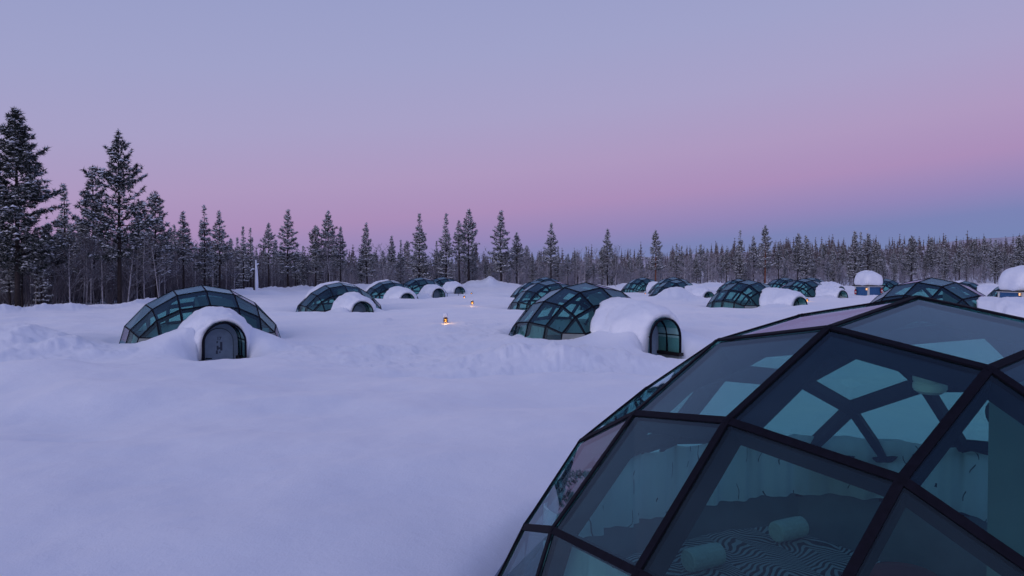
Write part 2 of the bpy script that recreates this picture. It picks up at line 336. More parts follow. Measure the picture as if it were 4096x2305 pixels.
# ------------------------------------------------------------------ snow ground
def ground(x, y):
    """height of the snow relative to the eye"""
    x = np.asarray(x, float); y = np.asarray(y, float)
    d = np.hypot(x, y)
    g = -1.90 - .34 * sstep(7, 16, d) + .28 * sstep(18, 27, d) - .12 * sstep(40, 90, d)
    lump = fbm(x * .22, y * .22, 3, 1) * .15 + fbm(x * .9, y * .9, 3, 5) * .03
    lump = lump * (1 - .5 * sstep(0, 1, (9 - d) / 5))
    g = g + lump
    # crest of the smooth foreground bank, dip behind it
    yc = y - 15.6 - .25 * np.sin(x * .9); cx_ = sstep(-5.0, -1.5, x) * sstep(9, 6, x)
    g = g + .12 * np.exp(-(yc / np.where(yc < 0, 1.6, .35)) ** 2) * cx_ - .16 * sstep(0, .8, yc) * sstep(2.6, 1.2, yc) * cx_
    g = g + .16 * np.exp(-((y - 15.5 - .1 * x) / 2.2) ** 2 - ((x + 9.5) / 3.2) ** 2)
    g = g + .55 * np.exp(-((x + 13.2 + .4 * np.sin(y)) / 3.4) ** 2 - ((y - 20.5) / 2.0) ** 2) * (1 + .3 * noise(x * .7, y * .7, 44))
    g = g + .10 * np.exp(-((x + 3.6) / 2.6) ** 2 - ((y - 12.2) / 1.1) ** 2) - .07 * np.exp(-((x + 5.3) / .5) ** 2 - ((y - 8.9) / .16) ** 2) + .09 * np.exp(-((x + 4.8) / 1.6) ** 2 - ((y - 7.6) / 1.3) ** 2)
    g = g - .16 * np.exp(-((x + 6.5) / 2.2) ** 2 - ((y - 10.2) / .9) ** 2) + .14 * np.exp(-((x + 6.8) / 2.6) ** 2 - ((y - 12.2) / 1.2) ** 2) - .10 * np.exp(-((x - 1.2) / 2.0) ** 2 - ((y - 12.6) / .9) ** 2)
    g = g + .07 * np.exp(-((x - .3) / 1.7) ** 2 - ((y - 9.5) / 1.2) ** 2) - .06 * np.exp(-((x + 1.6) / 1.2) ** 2 - ((y - 6.4) / 1.0) ** 2)
    g = g + .20 * np.exp(-((x + .55) / .55) ** 2 - ((y - 4.5) / .9) ** 2) + .35 * np.exp(-((x + 8.5) / 4.0) ** 2 - ((y - 13.5) / 2.6) ** 2) * (1 + .4 * noise(x * .5, y * .5, 46))
    # raised rim of the clearing and ploughed heaps near the trees
    az = np.degrees(np.arctan2(x, np.maximum(y, .1)))
    # igloos
    for k in IG:
        px, py, pz = k['p']; rx = x - px; ry = y - py
        li = rx * ai[0] + ry * ai[1]; lj = rx * aj[0] + ry * aj[1]; r = np.hypot(li, lj)
        wob = noise(x * .8, y * .8, 9) * .07
        w = np.exp(-(np.maximum(r - 2.55, 0) / 1.25) ** 2)
        g = g * (1 - w) + (pz + k['lev'] + wob) * w
        moat = np.exp(-((r - 2.45) / .22) ** 2) * (.12 + .1 * noise(x * .5, y * .5, 11)) * np.exp(-(np.maximum(lj - 1.2, 0) / .5) ** 2)
        g = g - moat
        dr = k.get('drift', (.25, .25)); sd = np.where(li > 0, dr[0], dr[1])
        tgt = pz - .30 + sd - .42 * np.maximum(np.abs(li) - .9, 0) + wob
        w3 = sstep(.60, .70, np.abs(li)) * np.exp(-(np.maximum(np.abs(li) - 2.0, 0) / .7) ** 2) * np.exp(-((lj - 2.9) / 1.15) ** 2) * sstep(4.6, 3.6, lj)
        g = g + np.maximum(tgt - g, 0) * np.clip(w3 * 1.5, 0, 1)
        w2 = np.exp(-(np.maximum(lj - 4.1, 0) / 1.0) ** 2 - (np.maximum(np.abs(li) - .45, 0) / .55) ** 2) * sstep(3.2, 3.9, lj)
        g = g * (1 - w2) + (pz + k['door']) * w2
        w4 = sstep(.69, .60, np.abs(li)) * sstep(2.0, 2.3, lj) * sstep(4.3, 3.7, lj)
        g = g * (1 - w4) + (pz + k['door'] - .03) * w4
    # trodden, lumpy snow
    chunk = np.maximum(fbm(x * 1.15, y * 1.15, 5, 21), -.15) * .20 + np.abs(noise(x * 2.7, y * 2.7, 23)) * .08
    def blob(cx, cy, sx, sy): return np.exp(-((x - cx) / sx) ** 2 - ((y - cy) / sy) ** 2)
    m = np.clip(blob(1.0, 18.3, 3.2, 1.6) + blob(-12.5, 19.5, 3.0, 1.6) + .6 * blob(-4.6, 20.5, 2.5, 2.2) + .5 * blob(-1, 26, 3, 6) + .5 * blob(10, 30, 4, 6)
                + blob(11.5, 52.5, 2.2, 2.5) + .7 * blob(21, 40, 5, 5) + .5 * blob(30, 60, 6, 6) + .5 * blob(-5.5, 30, 1.5, 2.5), 0, 1)
    hole = np.ones_like(g)
    for k in IG:
        hole = hole * (1 - np.exp(-(np.hypot(x - k['p'][0], y - k['p'][1]) / 2.6) ** 6))
    g = g + m * chunk * hole
    # shovelled bank in front of the middle igloo, pile before the right hand pair, heaps at the clearing edge
    g = g + .30 * blob(1.0, 18.7, 2.2, .9) + .10 * blob(-.5, 19, 1.2, .8)
    g = g + .75 * blob(11.7, 53.3, 1.25, 1.0) + .25 * blob(10.2, 53, 1.6, 1.2)
    g = g + .22 * blob(15.2, 38.6, 2.0, 1.0)
    ed = EDGE(az); rim = np.exp(-((d - ed + 2.5) / 1.3) ** 2) * (y > 1)
    g = g + rim * (.42 - .26 * sstep(-20, -27, az) + .40 * noise(az * .55, az * 0 + 3.3, 31) + .16 * np.abs(noise(az * 3.1, d * .5, 33)))
    g = g + .9 * blob(-2.8, 96, .8, 1.0) + .5 * blob(-4.3, 96.5, 2.2, 1.0) + .6 * blob(-24.2, 67, 1.6, 1.3) + .4 * blob(-21.5, 66.5, 1.4, 1)
    # forest floor and the rise behind it on the right
    g = g - .35 * sstep(0, 3, d - ed) * (y > 1)
    g = g + np.maximum(d - 118, 0) * .035 * sstep(2, 22, az) * (y > 1) * sstep(700, 250, d) + np.minimum(np.maximum(d - 400, 0), 300) * .0
    return g
_E = np.array([(-700, 44), (0, 46), (480, 50), (615, 56), (800, 68), (1000, 86), (1300, 98), (2000, 99), (2600, 104), (3200, 108), (4096, 112), (4900, 112)], float)
_EA = np.degrees(np.arctan((_E[:, 0] - 2048) / 3001))
def EDGE(az): return np.interp(az, _EA, _E[:, 1])

def inside_igloo(x, y, pad=0.0):
    ins = np.zeros(np.shape(x), bool)
    for k in IG:
        rx = x - k['p'][0]; ry = y - k['p'][1]
        a = np.abs(rx * ai[0] + ry * ai[1]); b = np.abs(rx * aj[0] + ry * aj[1])
        ins |= (np.maximum(a, b) < 2.26 + pad) & (a + b < 3.50 + pad)
    return ins
def build_ground():
    azs = np.concatenate([np.linspace(-180, -44, 60, endpoint=False), np.linspace(-44, 44, 820, endpoint=False), np.linspace(44, 180, 60, endpoint=False)])
    rad = np.concatenate([np.exp(np.linspace(math.log(.5), math.log(1.6), 10, endpoint=False)), np.exp(np.linspace(math.log(1.6), math.log(130), 400, endpoint=False)),
                          np.exp(np.linspace(math.log(130), math.log(4000), 30))])
    A, D = np.meshgrid(np.radians(azs), rad)            # rows = radius
    X = D * np.sin(A); Y = D * np.cos(A)
    Z = ground(X, Y) + CAMZ
    nr, na = X.shape
    V = np.stack([X, Y, Z], -1).reshape(-1, 3)
    V = np.vstack([V, [[0, 0, float(Z[0].mean())]]])
    idx = np.arange(nr * na).reshape(nr, na); nx = np.roll(idx, -1, 1)
    q = np.stack([idx[:-1], nx[:-1], nx[1:], idx[1:]], -1).reshape(-1, 4)[:, ::-1]
    ins = inside_igloo(V[:, 0], V[:, 1]); q = q[~ins[q].all(1)]
    c = len(V) - 1
    inner = np.stack([idx[0], np.full(na, c), nx[0]], -1)[:, ::-1]
    t = np.vstack([q[:, [0, 1, 2]], q[:, [0, 2, 3]], inner])
    me = np_mesh('snow_ground', V, t, M_snow, True)
    o = link('snow_ground', me); tag(o, kind='structure'); o['label'] = 'deep lavender snow over the clearing, smooth in front and trodden around the igloos'
    return o
build_ground()

# far snowy fell on the horizon
def build_hill():
    m = bpy.data.materials.new('snowy_fell'); m.use_nodes = True; nt = m.node_tree; b = nt.nodes['Principled BSDF']; b.inputs['Roughness'].default_value = .9
    tc = nt.nodes.new('ShaderNodeTexCoord'); n = nt.nodes.new('ShaderNodeTexNoise'); n.inputs['Scale'].default_value = .03; n.inputs['Detail'].default_value = 8; n.inputs['Roughness'].default_value = .75
    nt.links.new(tc.outputs['Object'], n.inputs['Vector']); r = nt.nodes.new('ShaderNodeValToRGB')
    r.color_ramp.elements[0].position = .42; r.color_ramp.elements[0].color = (.40, .36, .42, 1); r.color_ramp.elements[1].position = .6; r.color_ramp.elements[1].color = (.66, .62, .68, 1)
    nt.links.new(n.outputs['Fac'], r.inputs[0]); nt.links.new(r.outputs[0], b.inputs['Base Color'])
    na, nr = 200, 40; V = []
    azs = np.linspace(-60, 75, na); ds = np.linspace(1200, 3600, nr)
    for d in ds:
        for a in azs:
            px = 2048 + 3001 * math.tan(R(min(max(a, -55), 55)))
            top = np.interp(px, [-3000, 1500, 2300, 2680, 2840, 3000, 3300, 3600, 3800, 4096, 4500, 6000], [8, 20, 50, 72, 86, 93, 80, 95, 120, 142, 150, 90])
            h = top / 3001 * 2200 * .84
            s = max(0, 1 - abs(d - 2200) / 1000); s = s * s * (3 - 2 * s)
            z = -6 + (h + 6 + 6 * float(noise(a * .35, d * .003, 41))) * s
            V.append((d * math.sin(R(a)), d * math.cos(R(a)), z + CAMZ))
    F = [(j * na + i, j * na + i + 1, (j + 1) * na + i + 1, (j + 1) * na + i) for j in range(nr - 1) for i in range(na - 1)]
    o = link('fell', mesh('fell', V, F, m, True)); tag(o, kind='structure')
build_hill()

# ------------------------------------------------------------------ igloo geometry (fitted lattice of the dome)
S = dict(z00=1.194, x10=.821, z10=1.044, x11=.808, z11=.911, x20=1.585, z20=.621, p=1.478, q=.815, z21=.514, r=1.425, z22=.224,
         x30=2.15, x31=2.061, y31=.806, x32=1.877, y32=1.397, z31=-.065, z32=-.256)
def node(i, j):
    a, b = abs(i), abs(j); sw = b > a
    if sw: a, b = b, a
    x, y, z = {(0, 0): (0, 0, S['z00']), (1, 0): (S['x10'], 0, S['z10']), (1, 1): (S['x11'], S['x11'], S['z11']), (2, 0): (S['x20'], 0, S['z20']),
               (2, 1): (S['p'], S['q'], S['z21']), (2, 2): (S['r'], S['r'], S['z22']), (3, 0): (S['x30'], 0, 0), (3, 1): (S['x31'], S['y31'], S['z31']),
               (3, 2): (S['x32'], S['y32'], S['z32'])}[(a, b)]
    if sw: x, y = y, x
    return np.array([math.copysign(x, i) if i else 0.0, math.copysign(y, j) if j else 0.0, z])
BASEZ = -.66
def bnode(i, j):
    n = node(i, j); return np.array([n[0] * 1.085, n[1] * 1.085, BASEZ])
ok = lambda i, j: not (abs(i) == 3 and abs(j) == 3)
CELLS = []
for i in range(-3, 3):
    for j in range(-3, 3):
        q = [(i, j), (i + 1, j), (i + 1, j + 1), (i, j + 1)]
        CELLS.append([c for c in q if ok(*c)])
RING = [(3, k) for k in range(-2, 3)] + [(k, 3) for k in range(2, -3, -1)] + [(-3, k) for k in range(2, -3, -1)] + [(k, -3) for k in range(-2, 3)]
def is_door_seg(a, b): return a[1] == 3 and b[1] == 3 and abs(a[0]) <= 1 and abs(b[0]) <= 1
def is_corner(a, b): return abs(a[0]) != abs(b[0]) and abs(a[1]) != abs(b[1])

def slab(P, t, off=0.0, inset=.018):
    P = np.array(P, float); c = P.mean(0)
    n = np.cross(P[2] - P[0], (P[3] if len(P) > 3 else P[1]) - P[1 if len(P) > 3 else 0]); 
    if len(P) == 3: n = np.cross(P[1] - P[0], P[2] - P[0])
    n /= np.linalg.norm(n)
    if np.dot(n, c - np.array([0, 0, -1.5])) < 0: n = -n
    Q = P + (c - P) / np.linalg.norm(c - P, axis=1)[:, None] * inset
    k = len(P); V = np.vstack([Q + n * (off - t / 2), Q + n * (off + t / 2)])
    F = [tuple(range(k))[::-1], tuple(range(k, 2 * k))] + [(a, (a + 1) % k, (a + 1) % k + k, a + k) for a in range(k)]
    # orient outward
    nn = np.cross(V[F[1][1]] - V[F[1][0]], V[F[1][2]] - V[F[1][1]])
    if np.dot(nn, n) < 0: F = [f[::-1] for f in F]
    return V, F
def bar_boxes(mb, A, B, w_out=.040, w_in=.060):
    A = np.array(A, float); B = np.array(B, float); e = B - A; L = np.linalg.norm(e); e /= L
    mid = (A + B) / 2; n = mid - np.array([0, 0, -1.2]); n -= e * np.dot(n, e); n /= np.linalg.norm(n); s = np.cross(n, e)
    mb.box(mid + n * .0105, (L + .01, w_out, .011), (e, s, n))
    mb.box(mid - n * .068, (L + .01, w_in, .105), (e, s, n))
def base_bar(mb, A, B):
    bar_boxes(mb, A, B, .045, .06)

PANE = []; EDGES = set()
for c in CELLS:
    PANE.append(slab([node(*k) for k in c], .016))
    for a, b in zip(c, c[1:] + c[:1]): EDGES.add(tuple(sorted((a, b))))
BASEPANE = []; CORNER = []
for a, b in zip(RING, RING[1:] + RING[:1]):
    if is_door_seg(a, b): continue
    P = [node(*a), node(*b), bnode(*b), bnode(*a)]
    (CORNER if is_corner(a, b) else BASEPANE).append(slab(P, .016 if not is_corner(a, b) else .03))
pane_me = [mesh('glass_pane', *p, M_glass) for p in PANE] + [mesh('glass_pane', *p, M_glass) for p in BASEPANE]
corner_me = [mesh('corner_panel', *p, M_cream) for p in CORNER]
bar_me = []; frame = MB()
bars = [(node(*a), node(*b)) for a, b in sorted(EDGES)] + [(node(*a), bnode(*a)) for a in RING]
for A, B in bars:
    m = MB(); bar_boxes(m, A, B); bar_me.append(m.mesh('glazing_bar', M_frame)); bar_boxes(frame, A, B)
frame_me = frame.mesh('frame', M_frame)
# plinth under the glass
pl = MB()
for a, b in zip(RING, RING[1:] + RING[:1]):
    if is_door_seg(a, b): continue
    A, B = bnode(*a), bnode(*b)
    o = lambda P, s: np.array([P[0] * s, P[1] * s, P[2]])
    V = [o(A, .97), o(B, .97), o(B, 1.02), o(A, 1.02)]; V = V + [v + np.array([0, 0, -.75]) for v in V]
    pl.add(V, [(3, 2, 1, 0), (4, 5, 6, 7), (0, 1, 5, 4), (1, 2, 6, 5), (2, 3, 7, 6), (3, 0, 4, 7)])
plinth_me = pl.mesh('plinth', M_plinth)
fl = MB(); ringp = [bnode(*a) for a in RING]; n = len(ringp)
fl.add([(p[0] * .96, p[1] * .96, -1.25) for p in ringp] + [(p[0] * .96, p[1] * .96, -1.33) for p in ringp],
       [tuple(range(n)), tuple(range(n, 2 * n))[::-1]] + [(k, k + n, (k + 1) % n + n, (k + 1) % n) for k in range(n)])
floor_me = fl.mesh('floor', M_floor)

# dome height under the glass, for the partitions
def dome_z(i, j):
    r = math.hypot(i, j) / 2.2
    return -.02 + 1.10 * (max(0, 1 - min(r, 1) ** 2.0)) ** .95
def wall_panel(p0, p1, drop=.14, n=14, t=.04):
    V = []; p0 = np.array(p0, float); p1 = np.array(p1, float); d = (p1 - p0) / np.linalg.norm(p1 - p0); s = np.array([-d[1], d[0]]) * t / 2
    for k in range(n + 1):
        p = p0 + (p1 - p0) * k / n; z = dome_z(*p) - drop
        for q in (p + s, p - s): V += [(q[0], q[1], -1.25), (q[0], q[1], max(z, -.6))]
    F = []
    for k in range(n):
        a = 4 * k; b = a + 4
        F += [(a, b, b + 1, a + 1), (a + 2, a + 3, b + 3, b + 2), (a + 1, b + 1, b + 3, a + 3), (a, a + 2, b + 2, b)]
    F += [(0, 1, 3, 2), (4 * n, 4 * n + 2, 4 * n + 3, 4 * n + 1)]
    return V, F
pm = MB(); pm.add(*wall_panel((-2.0, .55), (.25, .55))); pm.add(*wall_panel((.27, .55), (.27, 1.75)))
part_me = pm.mesh('partition', M_wall)
cab = MB(); cab.box((.9, 1.0, -.85), (.55, .5, .8)); cab.box((.9, 1.0, -.44), (.6, .55, .04)); cabinet_me = cab.mesh('cabinet', M_white)

def curtain_mesh(a0, a1, ztop=-.06, zbot=-.63, n=420, seed=0):
    V = []; F = []; U = []
    for k in range(n + 1):
        a = a0 + (a1 - a0) * k / n; c, s_ = math.cos(a), math.sin(a)
        # radius of the octagon-ish ring just inside the frame
        r = 1e9
        for p, q in zip(RING, RING[1:] + RING[:1]):
            A = node(*p)[:2]; B = node(*q)[:2]; e = B - A; nn = np.array([e[1], -e[0]]); nn /= np.linalg.norm(nn)
            h = np.dot(nn, A); den = nn[0] * c + nn[1] * s_
            if h < 0: h, den = -h, -den
            if den > 1e-6: r = min(r, h / den)
        amp = .040 + .022 * float(noise(a * 2, 0, 50 + seed))
        fold = amp * (math.sin(a * 2.1 * 19 + 3.5 * float(noise(a * 3, 0, 51 + seed))) + .5 * math.sin(a * 2.1 * 41 + 5 * float(noise(a * 2, 4, 55))))
        zt = ztop - .03 - .02 * abs(math.sin(a * 16)) ; zb = zbot + .02 * float(noise(a * 4, 1, 52)) + .08 * fold
        for m, (f, z) in enumerate(((.35, zt), (.65, zt * .6 + zb * .4), (.75, zb))):
            rr = r - .12 + fold * f
            V.append((rr * c, rr * s_, z)); U.append((a * 2.1, z))
    for k in range(n):
        for m in range(2): F.append((3 * k + m, 3 * k + m + 1, 3 * k + m + 4, 3 * k + m + 3))
    nv = len(V)
    me = mesh('curtain', V, F, M_curtain, True)
    uvl = me.uv_layers.new(name='run')
    for lp in me.loops: uvl.data[lp.index].uv = U[lp.vertex_index]
    return me
curtain_me = curtain_mesh(R(-245), R(20))
curtain_me_far = curtain_mesh(R(-245), R(20), n=110, seed=3)

# entrance porch: arch ribs, curved panes, sills, low walls, door.  profile in (i, z), extruded along j
AR = .545; ACZ = -.305; SILL = -.74
def arch_pts(r, n=14, low=SILL):
    P = [(-r, low)] + [(-r * math.cos(math.pi * k / n), ACZ + r * math.sin(math.pi * k / n)) for k in range(n + 1)] + [(r, low)]
    return P
def extrude_arch(mb, r0, r1, t0, t1, n=14, low=SILL, m=0):
    A = arch_pts(r0, n, low); B = arch_pts(r1, n, low); k = len(A); V = []
    for t in (t0, t1):
        V += [(x, t, z) for x, z in A] + [(x, t, z) for x, z in B]
    F = []
    for a in range(k - 1):
        F += [(a, a + 1, k + a + 1, k + a), (2 * k + a, 3 * k + a, 3 * k + a + 1, 2 * k + a + 1),
              (a, 2 * k + a, 2 * k + a + 1, a + 1), (k + a, k + a + 1, 3 * k + a + 1, 3 * k + a)]
    F += [(0, k, 3 * k, 2 * k), (k - 1, 3 * k - 1, 4 * k - 1, 2 * k - 1)]
    mb.add(V, F, m)
RIBS = [2.12, 2.64, 3.18, 3.72]; DOOR_T = 2.86
rib_me = []
for q, t in enumerate(RIBS):
    m = MB(); w = .05 if q == 3 else .035
    extrude_arch(m, AR - .022, AR + .026, t - w / 2, t + w / 2); rib_me.append(m.mesh('arch_rib', M_frame))
tpane_me = []
for t0, t1 in zip(RIBS[:-1], RIBS[1:]):
    m = MB(); extrude_arch(m, AR - .006, AR + .006, t0 + .03, t1 - .03); tpane_me.append(m.mesh('tunnel_pane', M_glass, False))
rail_me = []
for s in (-1, 1):
    m = MB(); m.box((s * (AR - .005), (RIBS[0] + RIBS[3]) / 2, -.25), (.028, RIBS[3] - RIBS[0] - .06, .03)); rail_me.append(m.mesh('side_rail', M_frame))
sill_me = []; lowwall_me = []
for s in (-1, 1):
    m = MB(); m.box((s * (AR - .01), (2.1 + 3.78) / 2, SILL - .045), (.17, 1.68, .09)); sill_me.append(m.mesh('sill', M_dark))
    m = MB(); m.box((s * (AR + .01), (2.1 + 3.74) / 2, SILL - .35), (.09, 1.62, .52)); lowwall_me.append(m.mesh('porch_wall', M_cream))
def arch_plate(r, low, t0, t1, cz=ACZ, n=16, cx=0):
    P = [(cx - r, low)] + [(cx - r * math.cos(math.pi * k / n), cz + r * math.sin(math.pi * k / n)) for k in range(n + 1)] + [(cx + r, low)]
    k = len(P); V = [(x, t0, z) for x, z in P] + [(x, t1, z) for x, z in P]
    F = [tuple(range(k)), tuple(range(k, 2 * k))[::-1]] + [(a, a + k, (a + 1) % k + k, (a + 1) % k) for a in range(k)]
    return V, F
m = MB(); m.add(*arch_plate(AR - .035, -1.25, DOOR_T - .05, DOOR_T)); endwall_me = m.mesh('porch_end_wall', M_door)
m = MB(); m.add(*arch_plate(.37, -1.2, DOOR_T + .002, DOOR_T + .05, ACZ - .03)); door_me = m.mesh('door', M_door)
m = MB()
P = arch_pts(.38, 16, -1.2)
for (x0, z0), (x1, z1) in zip(P[:-1], P[1:]):
    e = np.array([x1 - x0, 0, z1 - z0]); L = np.linalg.norm(e); e /= L
    m.box(((x0 + x1) / 2, DOOR_T + .012, (z0 + z1) / 2 - .03), (L + .004, .02, .014), (e, (0, 1, 0), np.cross(e, (0, 1, 0))))
trim_me = m.mesh('door_seal', M_groove)
m = MB(); m.tube([(.34, DOOR_T + .05, -.78), (.34, DOOR_T + .10, -.78), (.20, DOOR_T + .10, -.785)], .014, 8); m.lathe([(.025, 0), (.025, .01)], 10, (.34, DOOR_T + .05, -.78)); handle_me = m.mesh('door_handle', M_frame)
m = MB()
for bx, bz, w, h in ((-.055, -.46, .06, .24), (.04, -.50, .05, .12), (.05, -.34, .04, .06), (.06, -.62, .05, .10), (0, -.51, .08, .05), (-.02, -.62, .04, .04)):
    m.box((bx, DOOR_T + .0535, bz), (w, .004, h))
sticker_me = m.mesh('door_print', M_print)
cu = bpy.data.curves.new('number', 'FONT'); cu.body = '17'; cu.size = .12; cu.align_x = 'CENTER'; cu.extrude = .002; cu.offset = .005
to = bpy.data.objects.new('number_source', cu); C.objects.link(to); bpy.context.view_layer.update()
number_me = bpy.data.meshes.new_from_object(to.evaluated_get(bpy.context.evaluated_depsgraph_get())); number_me.materials.clear(); number_me.materials.append(M_print)
bpy.data.objects.remove(to)

# snow lying over the porch
def dome_edge(lat, z):
    rho = np.interp(z, [-1.3, -.66, -.1, 0, .25, .55, .8, 1.0, 1.2], [2.36, 2.34, 2.24, 2.2, 2.0, 1.68, 1.35, .95, .4])
    return math.sqrt(max(rho * rho - lat * lat, .3)) + .02
def cap_mesh(zt, wid, front, seed, lean=0.0):
    nphi, nt = 60, 40; V = []; F = []
    r_in = AR + .045
    for side in (0, 1):
        for b in range(nt + 1):
            u = b / nt
            for a in range(nphi + 1):
                ph = math.pi * a / nphi; c, s_ = -math.cos(ph), math.sin(ph)
                if side == 0:
                    w = wid * (1.05 - .2 * u); zz = zt - .16 * u * u
                    ex = .92
                    x = w * math.copysign(abs(c) ** ex, c); z = -1.25 + (zz + 1.25) * s_ ** .78
                    # belly: snow creeps out and overhangs a little above the foot
                    bel = math.exp(-((z + .02) / .33) ** 2); x *= 1 + .10 * bel * (1 - .5 * u); x *= 1 + .55 * max(0, -z - .25) * (1 - .35 * u)
                    x += lean * (z + .3) * .3
                    k = 1 - max(0, (u - .55) / .45) ** 1.7 * (.50 + .14 * (1 - s_))          # rounded front lip
                    xi = r_in * c; zi = (ACZ + r_in * s_) if s_ > .0 else SILL
                    tlow = -1.25 if abs(c) > .97 else None
                    zi = ACZ + r_in * s_ - (1 - s_) ** 3 * .9
                    x = xi + (x - xi) * k; z = zi + (z - zi) * k
                    x += .085 * float(fbm(u * 3 + 7 * seed, ph * 2.2, 4, 60)) * k; z += .085 * float(fbm(u * 3.3 + 5 * seed, ph * 1.8, 4, 61)) * k
                    t0 = dome_edge(min(abs(x), 2), z); t = t0 + (front - .34 * (1 - s_) ** 1.3 + .05 * float(noise(ph * 3, seed, 62)) - t0) * (1 - (1 - u) ** 1.15)
                else:
                    x = r_in * c; z = ACZ + r_in * s_ - (1 - s_) ** 3 * .9; t = 2.02 + (front - .03 - 2.02) * (1 - u)
                V.append((x, t, z))
    W = nphi + 1; rows = 2 * (nt + 1)
    for b in range(rows):
        for a in range(nphi):
            p = b * W + a; q = ((b + 1) % rows) * W + a
            F.append((p, p + 1, q + 1, q))
    # close the two feet
    F.append(tuple(b * W for b in range(rows))); F.append(tuple(b * W + nphi for b in range(rows))[::-1])
    return mesh('snow_cap', V, F, M_capsnow, True)
CAPS = [cap_mesh(.66, 1.12, 3.68, 1), cap_mesh(.76, 1.20, 3.68, 2), cap_mesh(.60, 1.05, 3.70, 3, -.2), cap_mesh(.74, 1.18, 3.67, 4)]

# snow sheet lying on the rear panes of some igloos
def back_snow():
    n = 26; V = []; F = []
    import itertools
    def surf(u, v):          # lattice coordinates -> point on the dome
        i0, j0 = min(int(math.floor(u)), 2), min(int(math.floor(v)), 2); fu, fv = u - i0, v - j0
        g = lambda a, b: node(a, b) if ok(a, b) else (node(3, 2) + node(2, 3)) * .5 * np.array([math.copysign(1, a), math.copysign(1, b), 1])
        return (g(i0, j0) * (1 - fu) + g(i0 + 1, j0) * fu) * (1 - fv) + (g(i0, j0 + 1) * (1 - fu) + g(i0 + 1, j0 + 1) * fu) * fv
    for a in range(n + 1):
        for b in range(n + 1):
            u = -1.2 + 3.6 * a / n; v = -2.7 + 2.55 * b / n + .12 * float(noise(a * .3, 2, 70))
            p = surf(u, v); nn = p - np.array([0, 0, -1.2]); nn /= np.linalg.norm(nn)
            e = min(a, n - a, b, n - b) / (n * .25); h = .022 + .17 * min(1, e) ** .6 * (1 + .4 * float(noise(a * .35, b * .35, 71)))
            V.append(p + nn * h)
    for a in range(n + 1):
        for b in range(n + 1):
            u = -1.2 + 3.6 * a / n; v = -2.7 + 2.55 * b / n + .12 * float(noise(a * .3, 2, 70))
            p = surf(u, v); nn = p - np.array([0, 0, -1.2]); nn /= np.linalg.norm(nn); V.append(p + nn * .018)
    W = n + 1; Q = W * W
    for a in range(n):
        for b in range(n):
            p = a * W + b; F.append((p, p + W, p + W + 1, p + 1)); F.append((Q + p, Q + p + 1, Q + p + W + 1, Q + p + W))
    for a in range(n):
        F.append((a, a + 1, Q + a + 1, Q + a)); p = n * W + a; F.append((p + 1, p, Q + p, Q + p + 1))
        p = a * W; F.append((p + W, p, Q + p, Q + p + W)); p = a * W + n; F.append((p, p + W, Q + p + W, Q + p))
    return mesh('snow_on_roof', V, F, M_capsnow, True)
back_me = back_snow()

def build_igloo(k, idx):
    x, y, z = k['p']; t = empty('glass_igloo', (x, y, z + CAMZ), YAW)
    tag(t, k['label'], 'igloo', 'glass igloos in the snowy clearing')
    for me in pane_me: link('glass_pane', me, t)
    for me in corner_me: link('corner_panel', me, t)
    if k.get('bars'):
        for me in bar_me: link('glazing_bar', me, t)
    else: link('frame', frame_me, t)
    link('plinth', plinth_me, t); link('floor', floor_me, t); link('partition', part_me, t); link('cabinet', cabinet_me, t)
    for me in rib_me: link('arch_rib', me, t)
    for me in tpane_me: link('tunnel_pane', me, t)
    for me in rail_me: link('side_rail', me, t)
    for me in sill_me: link('sill', me, t)
    for me in lowwall_me: link('porch_wall', me, t)
    link('porch_end_wall', endwall_me, t)
    d = link('door', door_me, t); link('door_handle', handle_me, d); link('door_seal', trim_me, d)
    if idx == 2:
        link('door_print', sticker_me, d)
        nb = link('door_number', number_me, d); nb.matrix_local = Matrix.Translation((0, DOOR_T + .053, -.28)) @ Matrix.Rotation(R(180), 4, 'Z') @ Matrix.Rotation(R(90), 4, 'X')
    link('snow_cap', CAPS[k['cap']], t)
    if k.get('back'): link('snow_on_roof', back_me, t)
    return t
IGO = [build_igloo(k, n) for n, k in enumerate(IG)]
def igloo_pt(n, li, lj, lz=0):
    x, y, z = IG[n]['p']; return (x + ai[0] * li + aj[0] * lj, y + ai[1] * li + aj[1] * lj, z + lz + CAMZ)
for n, me, lab in ((0, curtain_me, 'pale curtain printed with dark reeds round the wall of the foreground dome'),
              (1, curtain_me_far, 'pale curtain inside the middle igloo with the tall porch'),
              (2, curtain_me_far, 'pale curtain inside the left igloo behind door 17'),
              (3, curtain_me_far, 'pale curtain inside the igloo just behind the foreground dome'),
              (4, curtain_me_far, 'pale curtain inside the second igloo on the left'),
              (11, curtain_me_far, 'pale curtain inside the clear ribbed igloo right of centre')):
    o = link('curtain', me, None, igloo_pt(n, 0, 0), YAW); tag(o, lab, 'curtain', 'curtains inside the igloos')

